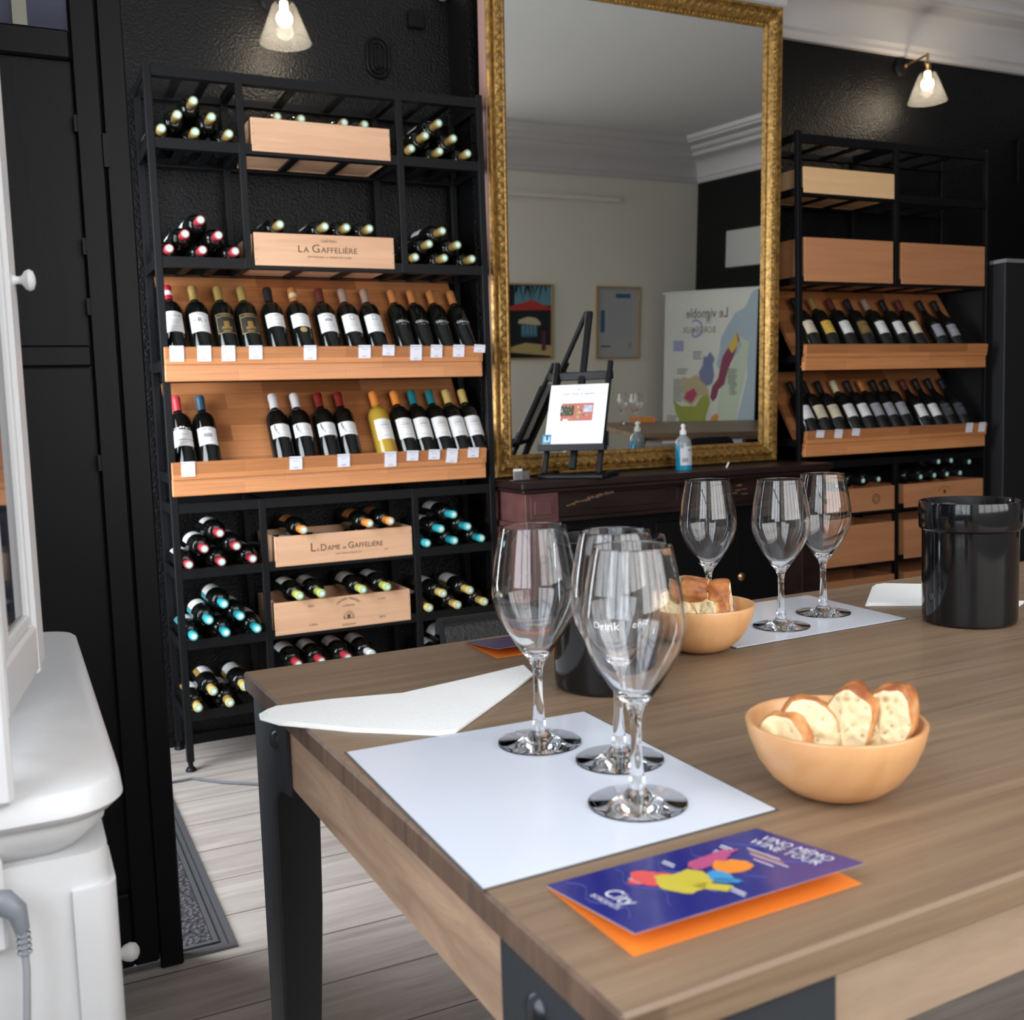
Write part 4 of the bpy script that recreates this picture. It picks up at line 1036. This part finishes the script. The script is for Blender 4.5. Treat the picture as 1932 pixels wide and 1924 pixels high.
sheet_mesh('paper_napkin', [(1.345, 1.108), (1.378, 1.090), (1.362, 1.078), (1.325, 1.060), (1.28, 1.08)], Z1, .003, 'small corner of white napkin just right of the far right bucket', 'napkin', M_napkin)

# brochures
def brochure(M, label, m_cover, art, lift=.014, flap=1.0):
    t = thing('folded_brochure', label, 'brochure'); t.matrix_world = M
    wd, hg = .107, .180       # local: x = text direction, y = page up; spine at x=0
    MB().box(0, wd-.003, 0, hg, 0, .0005).build('orange_inside_page', [M_borange], t, smooth=0)
    a = math.degrees(math.asin(lift/wd)); C_ = T(0, 0, .0009) @ R('Y', -a)
    cv = MB().box(0, wd, 0, hg, 0, .0006, M=C_).build('blue_cover', m_cover, t, smooth=0)
    MB().box(0, wd, -.0003, hg+.0003, -.0002, -.00005, M=C_).build('cover_lining', M_edge, t, smooth=0)
    b = MB(); mats = art(b, C_, wd, hg); b.build('printed_map', mats, cv, smooth=0)
    return t
def blob(b, C_, cx_, cy_, rx, ry, seed, mi, z=.0009, rot=0):
    pts = []
    for i in range(26):
        a = 2*pi*i/26; r_ = 1+.45*noise.noise(Vector((cos(a)*1.3+seed*5, sin(a)*1.3, seed)))+.18*noise.noise(Vector((cos(a)*4, sin(a)*4, seed*2)))
        x, y = rx*r_*cos(a), ry*r_*sin(a); pts.append((cx_+x*cos(rot)-y*sin(rot), cy_+x*sin(rot)+y*cos(rot)))
    b.prism(pts, z, z+.0001, mi, M=C_)
def art_tour(b, C_, wd, hg):
    mats = [M_inkw, mat('map_red', (.72, .07, .07), .3), mat('map_yellow', (.60, .50, .05), .3), mat('map_orange', (.85, .27, .03), .3), mat('map_pink', (.50, .08, .22), .3), mat('map_sky_blue', (.05, .30, .60), .3), mat('map_line_blue', (.10, .12, .42), .3)]
    put_text(b, 'VINO MÉMO', .0125, C_ @ T(wd*.52, hg*.935, .0009)); put_text(b, 'WINE TOUR', .0125, C_ @ T(wd*.52, hg*.875, .0009))
    for k in range(5): b.box(wd*(.30+.05*k), wd*(.62+.07*(k % 3)), hg*(.80-.017*k), hg*(.80-.017*k)+.0010, .0009, .0010, [0, 3, 0, 4, 0][k], C_)
    blob(b, C_, .036, .058, .016, .013, 1.3, 1); blob(b, C_, .058, .072, .021, .019, 2.2, 2, .0010); blob(b, C_, .075, .078, .015, .006, 5.1, 2, .0010, .5)
    blob(b, C_, .034, .110, .008, .027, 3.4, 4, .0010, .15); blob(b, C_, .056, .112, .015, .012, 7.7, 3, .0011); blob(b, C_, .066, .094, .013, .007, 4.2, 5, .0012); blob(b, C_, .075, .092, .010, .004, 6.2, 5, .0012, .6)
    put_text(b, 'City', .018, C_ @ T(wd*.50, hg*.135, .0009)); put_text(b, 'BORDEAUX', .0062, C_ @ T(wd*.50, hg*.072, .0009))
    for (x, y) in [(.014, .085), (.020, .125), (.014, .135), (.026, .05), (.088, .086)]: b.box(x, x+.013, y, y+.0012, .0009, .0010, 0, C_); b.box(x+.002, x+.016, y-.003, y-.002, .0009, .0010, 0, C_)
    for k in range(5):
        pts = [(.006+.080*i/14, .012+.034*k+.006*sin(i*.7+k), .0008) for i in range(15)]; b.tube(pts, .00022, 4, 6, M=C_)
    return mats
def art_small(b, C_, wd, hg):
    mats = [M_inkw, mat('map_olive', (.42, .36, .04), .4)]
    blob(b, C_, .056, .082, .022, .012, 2.6, 1); blob(b, C_, .058, .110, .014, .022, 4.4, 1); put_text(b, 'VINO MÉMO', .0125, C_ @ T(wd*.52, hg*.935, .0009))
    return mats
# near one: spine along its far edge, text running towards the camera
Mn = Matrix(((.02, 1, 0, .3035), (-1, .035, 0, .6020), (0, 0, 1, Z1), (0, 0, 0, 1)))
brochure(Mn, 'blue folded brochure with coloured map and orange inside, front edge of the table', M_bblue, art_tour)
brochure(T(.548, 1.314, Z1) @ R('Z', -90), 'dark blue folded brochure with orange inside at the far table edge', M_bnavy, art_small, lift=.012)

# ------------------------------------------------------------------ chair behind the table
ch = thing('leather_chair', 'black leather chair pushed against the far side of the table', 'chair', (.945, 1.62, 0))
def pad(b, x0, x1, y0, y1, z0, z1, r): b.box(x0, x1, y0, y1, z0, z1, bv=r)
b = MB(); pad(b, -.23, .23, -.20, .20, .40, .47, .02); b.build('seat', M_leather, ch, smooth=40)
b = MB(); n = 12
vs = []; prof = [(0, 0)]
M = T(-.23, .17, .47)
pp = [(0, 0), (.045, 0), (.062, .16), (.070, .215)]
pp += [(.068+.026*cos(a), .222+.026*sin(a)) for a in [radians(q) for q in range(-20, 200, 22)]]+[(.030, .20)]
b.prism(pp, 0, .46, M=T(-.23, .15, .45) @ Matrix(((0, 0, 1, 0), (1, 0, 0, 0), (0, 1, 0, 0), (0, 0, 0, 1)))); b.build('backrest', M_leather, ch, smooth=50, recalc=True)
for x in (-.222, .178):
    for y in (-.19, .15): MB().box(x, x+.044, y, y+.044, 0, .40, bv=.003).build('leg', M_easel, ch, smooth=0)

# floor cable
o = MB().tube([(-.40, 3.08, .005), (-.1, 3.12, .005), (.20, 3.15, .005), (.36, 3.22, .005), (.43, 3.22, .005), (.50, 3.14, .005), (.60, 3.06, .005), (.75, 3.02, .005), (1.0, 3.05, .005), (1.4, 3.03, .005)], .004, 8).build('power_cable', mat('grey_cable', (.10, .11, .12), .5))
tag(o, 'thin grey cable lying on the floor in front of the left rack', 'cable')

# ------------------------------------------------------------------ white buffet with hutch
CHZ = .80
bf = thing('white_buffet', 'white painted wooden buffet with rounded top at the left edge', 'buffet', (0, 0, 0))
def rrect(x0, x1, y0, y1, r, n=8):
    p = []
    for cx_, cy_, a0 in ((x1-r, y0+r, -90), (x1-r, y1-r, 0)):
        for i in range(n+1):
            a = radians(a0+90*i/n); p.append((cx_+r*cos(a), cy_+r*sin(a)))
    return [(x0, y0)]+p+[(x0, y1)]
b = MB(); layers = [(.000, -.004, .045), (.003, .000, .05), (.020, .002, .05), (.028, -.006, .045), (.030, -.012, .04), (.040, -.014, .04), (.052, -.026, .035), (.060, -.034, .03)]
loops = []
for (dz, e_, r) in layers: loops.append([(x, y, CHZ-dz) for x, y in rrect(XL+.01, .064+e_, .880-e_, 1.60+e_, r)])
n = len(loops[0]); vs = [p for L in loops for p in L]; fs = [tuple(range(n))]+[(j*n+i, (j+1)*n+i, (j+1)*n+(i+1) % n, j*n+(i+1) % n) for j in range(len(loops)-1) for i in range(n)]+[tuple(range((len(loops)-1)*n+n-1, (len(loops)-1)*n-1, -1))]
b.add(vs, fs); b.build('top', M_white, bf, smooth=45, recalc=True)
b = MB(); b.prism(rrect(XL+.01, .050, .902, 1.565, .02), .06, CHZ-.061); b.box(XL+.03, .030, .925, 1.54, 0, .06)
b.build('body', M_white, bf, smooth=45, recalc=True)
b = MB(); b.prism(rrect(.020, .0545, .897, 1.0, .016), .10, CHZ-.090); b.box(-.30, -.10, .894, .898, .10, CHZ-.20, bv=.0015); b.build('corner_moulding', M_white, bf, smooth=45, recalc=True)
dr = MB().box(.0505, .058, 1.02, 1.52, .12, CHZ-.12, bv=.003).build('door', M_white, bf, smooth=0)
def knob(M, par): return MB().lathe([(0, 0), (.007, 0), (.005, .006), (.0055, .012), (.012, .018), (.0145, .024), (.012, .030), (.005, .033), (0, .0335)], 20, M=M).build('knob', M_white, par, smooth=50)
knob(T(.058, 1.225, .488) @ R('Y', 90) @ Matrix.Diagonal((.75, .75, 1.05, 1)), dr)
hu = thing('glazed_hutch', 'white glazed hutch with small round knob standing on the white buffet', 'hutch', (0, 0, CHZ))
MB().box(-.060, -.016, .868, .905, 0, 1.75, bv=.004).build('post', M_white, hu, smooth=0)
MB().box(XL+.02, -.062, 1.10, 1.14, 0, 1.75).build('side_panel', M_white, hu, smooth=0)
MB().box(XL+.02, -.062, .875, 1.10, 0, .02).build('floor_panel', M_bblack, hu, smooth=0)
MB().box(XL+.02, XL+.03, .875, 1.10, .02, 1.75).build('back_panel', M_bblack, hu, smooth=0)
DM = T(-.016, .912, .0) @ R('Z', math.degrees(math.atan2(1.128-.907, .019+.014)))   # door frame, x along its width
L = .224
b = MB(); b.box(L-.044, L, 0, .022, .055, 1.75, bv=.003, M=DM); b.box(L-.012, L+.004, .004, .016, .045, 1.75, bv=.002, M=DM); b.box(L-.056, L-.043, .004, .018, .09, 1.72, bv=.002, M=DM)
b.box(0, L-.044, 0, .022, .055, .10, bv=.003, M=DM); b.box(0, L-.05, .004, .018, .10, .112, bv=.002, M=DM)
b.box(0, L-.044, 0, .022, 1.70, 1.75, M=DM); b.box(0, .03, 0, .022, .10, 1.70, bv=.003, M=DM)
hd = b.build('door_frame', M_white, hu, smooth=0)
MB().box(.03, L-.05, .009, .013, .112, 1.70, M=DM).build('door_pane', mat('dark_pane_glass', (.03, .035, .05), .04, spec=.8), hd, smooth=0)
knob(DM @ T(L-.018, 0, .428) @ R('X', 90) @ Matrix.Diagonal((.72, .72, .58, 1)), hd)
# socket, plug and lead on the buffet's near side
pl = thing('plug_and_lead', 'grey power plug with hanging lead in a white socket on the buffet', 'plug', (-.034, .9015, .712)); pl.scale = (.62, .62, .80)
MB().box(-.055, .008, -.018, 0, -.045, .05, bv=.004).build('socket', mat('white_socket', (.72, .72, .74), .3), pl, smooth=0)
b = MB(); b.tube([(-.002, -.030, .012), (.010, -.040, .012), (.022, -.042, .002), (.026, -.042, -.018)], [.012, .014, .0125, .009], 12); 
for k in range(4): b.lathe([(.0085, -.0012), (.0095, 0), (.0085, .0012)], 12, M=T(.0265, -.042, -.022-.006*k))
b.build('plug', mat('grey_plug', (.20, .21, .24), .4), pl, smooth=50)
MB().tube([(.0262, -.042, -.016), (.027, -.042, -.06), (.022, -.042, -.12), (.008, -.042, -.18), (-.006, -.042, -.25), (-.01, -.03, -.40), (-.02, -.02, -.49)], .0048, 10).build('lead', mat('grey_lead', (.33, .34, .36), .5), pl, smooth=50)

# ------------------------------------------------------------------ far side of the room, seen in the mirror
def picture(x0, x1, z0, z1, label, name, art):
    t = thing(name, label, 'picture', ((x0+x1)/2, WF, (z0+z1)/2), (0, 0, pi)); w_, h = (x1-x0)/2, (z1-z0)/2; f = .012
    b = MB(); b.box(-w_, -w_+f, -.022, 0, -h, h); b.box(w_-f, w_, -.022, 0, -h, h); b.box(-w_+f, w_-f, -.022, 0, -h, -h+f); b.box(-w_+f, w_-f, -.022, 0, h-f, h)
    b.build('frame', mat('pale_oak_frame', (.42, .27, .13), .5), t, smooth=0)
    b = MB(); mats = art(b, w_-f, h-f); b.build('print', mats, t, smooth=0)
def A(b, x0, x1, z0, z1, mi, k=0): b.box(x0, x1, -.0060-.0006*k, -.0055-.0006*k+.0005, z0, z1, mi)
def PB(b, pts, mi, k): b.prism(pts, .0060+.0006*k, .0063+.0006*k, mi, M=FRONT)
def art_scene(b, w_, h):
    mats = [mat('print_dark', (.015, .02, .025), .5), mat('print_sky', (.12, .28, .36), .5), mat('print_red', (.50, .05, .04), .5), mat('print_cream', (.55, .48, .30), .5), mat('print_teal', (.06, .16, .20), .5), mat('print_sand', (.50, .38, .16), .5), mat('print_plum', (.12, .03, .06), .5)]
    A(b, -w_, w_, -h, h, 0); A(b, -w_, w_*.7, h*.45, h*.98, 1, 1); PB(b, [(-w_, h*.38), (-w_*.1, h*.60), (w_, h*.40), (w_, h*.30), (-w_, h*.33)], 2, 2)
    PB(b, [(-w_*.5, -h*.02), (-w_*.3, h*.1), (w_*.1, h*.14), (w_*.5, h*.05), (w_*.55, -h*.05), (-w_*.5, -h*.1)], 3, 2)
    A(b, -w_*.35, w_*.4, -h*.42, -h*.08, 4, 2)
    for k in range(4): A(b, -w_*.3+k*w_*.18, -w_*.2+k*w_*.18, -h*.36, -h*.10, 1, 3)
    PB(b, [(-w_, -h*.66), (w_*.2, -h*.58), (w_, -h*.72), (w_, -h*.84), (-w_, -h*.95)], 5, 2); A(b, -w_*.75, -w_*.55, -h*.8, -h*.25, 6, 4)
    rn = random.Random(5)
    for k in range(12):
        x = rn.uniform(-w_*.8, w_*.6); PB(b, [(x, h*.98), (x+.015, h*.98), (x+rn.uniform(-.04, .05), h*rn.uniform(.5, .8))], 0, 2)
    return mats
def art_text(b, w_, h):
    mats = [mat('print_grey_paper', (.40, .41, .42), .5), mat('print_blue', (.04, .12, .22), .5), M_inkg, M_ink]
    A(b, -w_, w_, -h, h, 0); A(b, -w_*.62, w_*.25-.03, h*.72, h*.84, 1, 1); A(b, w_*.62, w_*.82, -h*.28, h*.36, 1, 1)
    for k in range(22): A(b, -w_*.7, w_*.45, h*.55-h*.045*k, h*.55-h*.045*k+.002, 2, 1)
    A(b, w_*.35, w_*.8, -h*.70, -h*.66, 3, 1); A(b, -w_*.7, -w_*.55, -h*.74, -h*.56, 2, 1)
    return mats
picture(3.478, 3.875, 1.195, 1.770, 'framed colour print with red roof on the cream wall, seen in the mirror', 'framed_print', art_scene)
picture(4.262, 4.668, 1.193, 1.763, 'framed grey text notice on the cream wall, seen in the mirror', 'framed_notice', art_text)

# roll-up map banner, standing slightly turned
t = thing('map_banner', 'roll-up banner with a coloured vineyard map, seen in the mirror', 'banner', (4.842, -.45, 0), (0, 0, math.atan2(1.05, .096)))
# local x runs along the banner from its edge at (4.842,-.45) towards (4.89,.27)
BW, B0, B1 = 1.05, .12, 1.705
MB().box(-.02, BW+.02, -.006, .010, B1-.004, B1+.014).build('top_rail', mat('banner_rail', (.6, .6, .58), .3), t, smooth=0)
MB().box(-.01, BW+.01, -.04, .05, 0, .07, bv=.01).build('base_cassette', mat('banner_base', (.3, .3, .3), .3, metal=.6), t, smooth=0)
MB().box(BW/2-.008, BW/2+.008, -.020, -.008, .07, B1).build('support_pole', mat('banner_pole', (.3, .3, .3), .3, metal=.6), t, smooth=0)
b = MB(); mats = [mat('banner_white', (.62, .62, .56), .5), mat('banner_blue_sea', (.34, .42, .48), .5), mat('banner_wine', (.22, .045, .085), .5), mat('banner_green', (.30, .34, .06), .5), mat('banner_blue_land', (.17, .20, .33), .5),
                 mat('banner_tan', (.46, .38, .22), .5), mat('banner_rose', (.42, .06, .12), .5), mat('banner_yellow', (.58, .42, .06), .5), mat('banner_orange', (.62, .24, .06), .5), mat('banner_mint', (.47, .53, .42), .5), M_ink, mat('banner_text', (.2, .2, .2), .6), mat('banner_lilac', (.32, .32, .5), .5)]
b.box(0, BW, -.0015, .0015, .07, B1, 0)
# artwork faces +y locally?  (the face towards the mirror); u is measured as the mirror shows it, left to right
def U(u): return BW*u
def V_(v): return B1-(B1-.65)*v      # v=0 top, 1 at the height of the table
SIDE = 1
BAN = []
def ban(pts, mi, k):
    q = [(U(u), V_(v)) for u, v in pts]
    b.prism(q, .0016+.0004*k, .0018+.0004*k, mi, M=Matrix(((1, 0, 0, 0), (0, 0, SIDE, 0), (0, 1, 0, 0), (0, 0, 0, 1))))
ban([(1, 0), (.94, .02), (.88, .12), (.78, .16), (.70, .25), (.64, .33), (.63, .42), (.60, .52), (.66, .60), (.80, .45), (.90, .36), (.92, .60), (.86, .8), (.80, 1.0), (.78, 1.2), (1, 1.2)], 1, 1)
ban([(.82, .32), (.86, .38), (.66, .66), (.62, .82), (.70, 1.15), (.80, 1.15), (.84, .8), (.90, .6), (.93, .36)], 9, 2)
ban([(.80, .29), (.75, .36), (.66, .47), (.62, .62), (.56, .68), (.54, .76), (.57, .79), (.61, .76), (.63, .70), (.69, .66), (.72, .56), (.80, .42), (.83, .34)], 2, 3)
ban([(.80, .29), (.75, .36), (.72, .40), (.76, .44), (.82, .38)], 7, 4)
ban([(.53, .43), (.49, .47), (.46, .46), (.45, .53), (.41, .58), (.42, .64), (.50, .68), (.56, .66), (.58, .60), (.56, .52), (.58, .48)], 4, 3)
ban([(.22, .62), (.24, .80), (.34, .83), (.44, .75), (.52, .76), (.52, .70), (.44, .63), (.38, .60), (.30, .63)], 5, 3)
ban([(.28, .73), (.36, .70), (.40, .74), (.34, .81), (.30, .80), (.25, .78)], 6, 4)
ban([(.12, .80), (.16, .90), (.20, .94), (.18, 1.0), (.26, 1.03), (.45, 1.06), (.50, 1.0), (.50, .90), (.54, .80), (.52, .74), (.44, .76), (.38, .83), (.22, .84)], 3, 4)
ban([(.38, .98), (.44, .93), (.50, .98), (.52, 1.03), (.46, 1.08), (.38, 1.05)], 7, 5)
ban([(.62, .87), (.56, .90), (.53, 1.0), (.50, 1.05), (.53, 1.07), (.60, .97), (.64, .90)], 8, 5)
ban([(.11, .35), (.23, .35), (.23, .43), (.11, .43)], 12, 2)
for (u0, u1, v0, n_) in [(.12, .24, .64, 6), (.12, .24, .72, 6), (.34, .44, .43, 4), (.16, .28, .56, 3), (.72, .82, .55, 7), (.74, .82, .66, 5), (.05, .17, .92, 6)]:
    for k in range(n_): ban([(u0, v0+.016*k), (u1-.01*(k % 3), v0+.016*k-.002), (u1-.01*(k % 3), v0+.006+.016*k), (u0, v0+.008+.016*k)], 11, 2)
flip = Matrix(((-1, 0, 0, 0), (0, 1, 0, 0), (0, 0, 1, 0), (0, 0, 0, 1)))
def ban_text(s, size, u, v, mi): 
    put_text(b, s, size, Matrix(((-1, 0, 0, U(u)), (0, 0, SIDE, .0030), (0, 1, 0, V_(v)), (0, 0, 0, 1))), mi)
ban_text('Le vignoble', .105, .48, .155, 10); ban_text('de', .06, .50, .21, 12); ban_text('BORDEAUX', .072, .40, .275, 11, ); ban_text('G', .21, .38, .27, 12)
b.build('printed_map', mats, t, smooth=0)

# pale box sign high on the black right wall
t = thing('wall_box', 'pale box fixed high on the black side wall, seen in the mirror', 'box', (XR, .10, 2.04))
MB().box(-.06, -.0005, -.20, .35, -.14, .14, bv=.005).build('casing', mat('pale_casing', (.5, .5, .47), .5), t, smooth=0)

# second table with chairs, seen in the mirror
t = thing('second_table', 'wooden table with dark legs, seen in the mirror', 'table', (3.66, .50, 0), (0, 0, radians(14)))
MB().box(0, 1.2, -.10, .80, TZ-.03, TZ-.001, bv=.002).build('tabletop', M_table, t, smooth=0)
MB().box(.08, 1.12, .70, .71, TZ-.06, TZ-.0305).build('apron', M_apron_x, t, smooth=0)
for x in (.03, 1.11):
    for y in (-.07, .71): MB().box(x, x+.06, y, y+.06, 0, TZ-.031).build('leg', M_tsteel, t, smooth=0)
def shell_chair(x, y, rz, m, label):
    t = thing('dining_chair', label, 'chair', (x, y, 0), (0, 0, rz))
    b = MB(); b.box(-.21, .21, -.20, .20, .42, .45, bv=.012); b.build('seat', m, t, smooth=0)
    pts = [(-.21, 0), (.21, 0), (.20, .22)]+[(.20-.08+.08*cos(radians(a)), .24+.08*sin(radians(a))) for a in range(0, 91, 15)]+[(-.12-.08*sin(radians(a)), .24+.08*cos(radians(a))) for a in range(0, 91, 15)]+[(-.20, .22)]
    b = MB(); b.prism(pts, -.21, -.19, M=T(0, 0, .44) @ FRONT); b.build('backrest', m, t, smooth=0)
    for x_ in (-.19, .16):
        for y_ in (-.18, .15): MB().box(x_, x_+.03, y_, y_+.03, 0, .42).build('leg', M_easel, t, smooth=0)
M_pale = mat('pale_chair_shell', (.48, .48, .44), .5)
shell_chair(2.86, 2.02, pi-.1, M_pale, 'pale rounded chair at left of the second table, seen in the mirror')
shell_chair(3.32, 2.02, pi-.1, M_pale, 'pale rounded chair in middle of the second table, seen in the mirror')
shell_chair(3.82, 1.80, pi-.1, M_tsteel, 'dark square chair at the second table, seen in the mirror')
t = brochure(T(3.93, .50, Z1) @ R('Z', -60), 'orange folded brochure on the second table, seen in the mirror', M_borange, art_small, lift=.03)
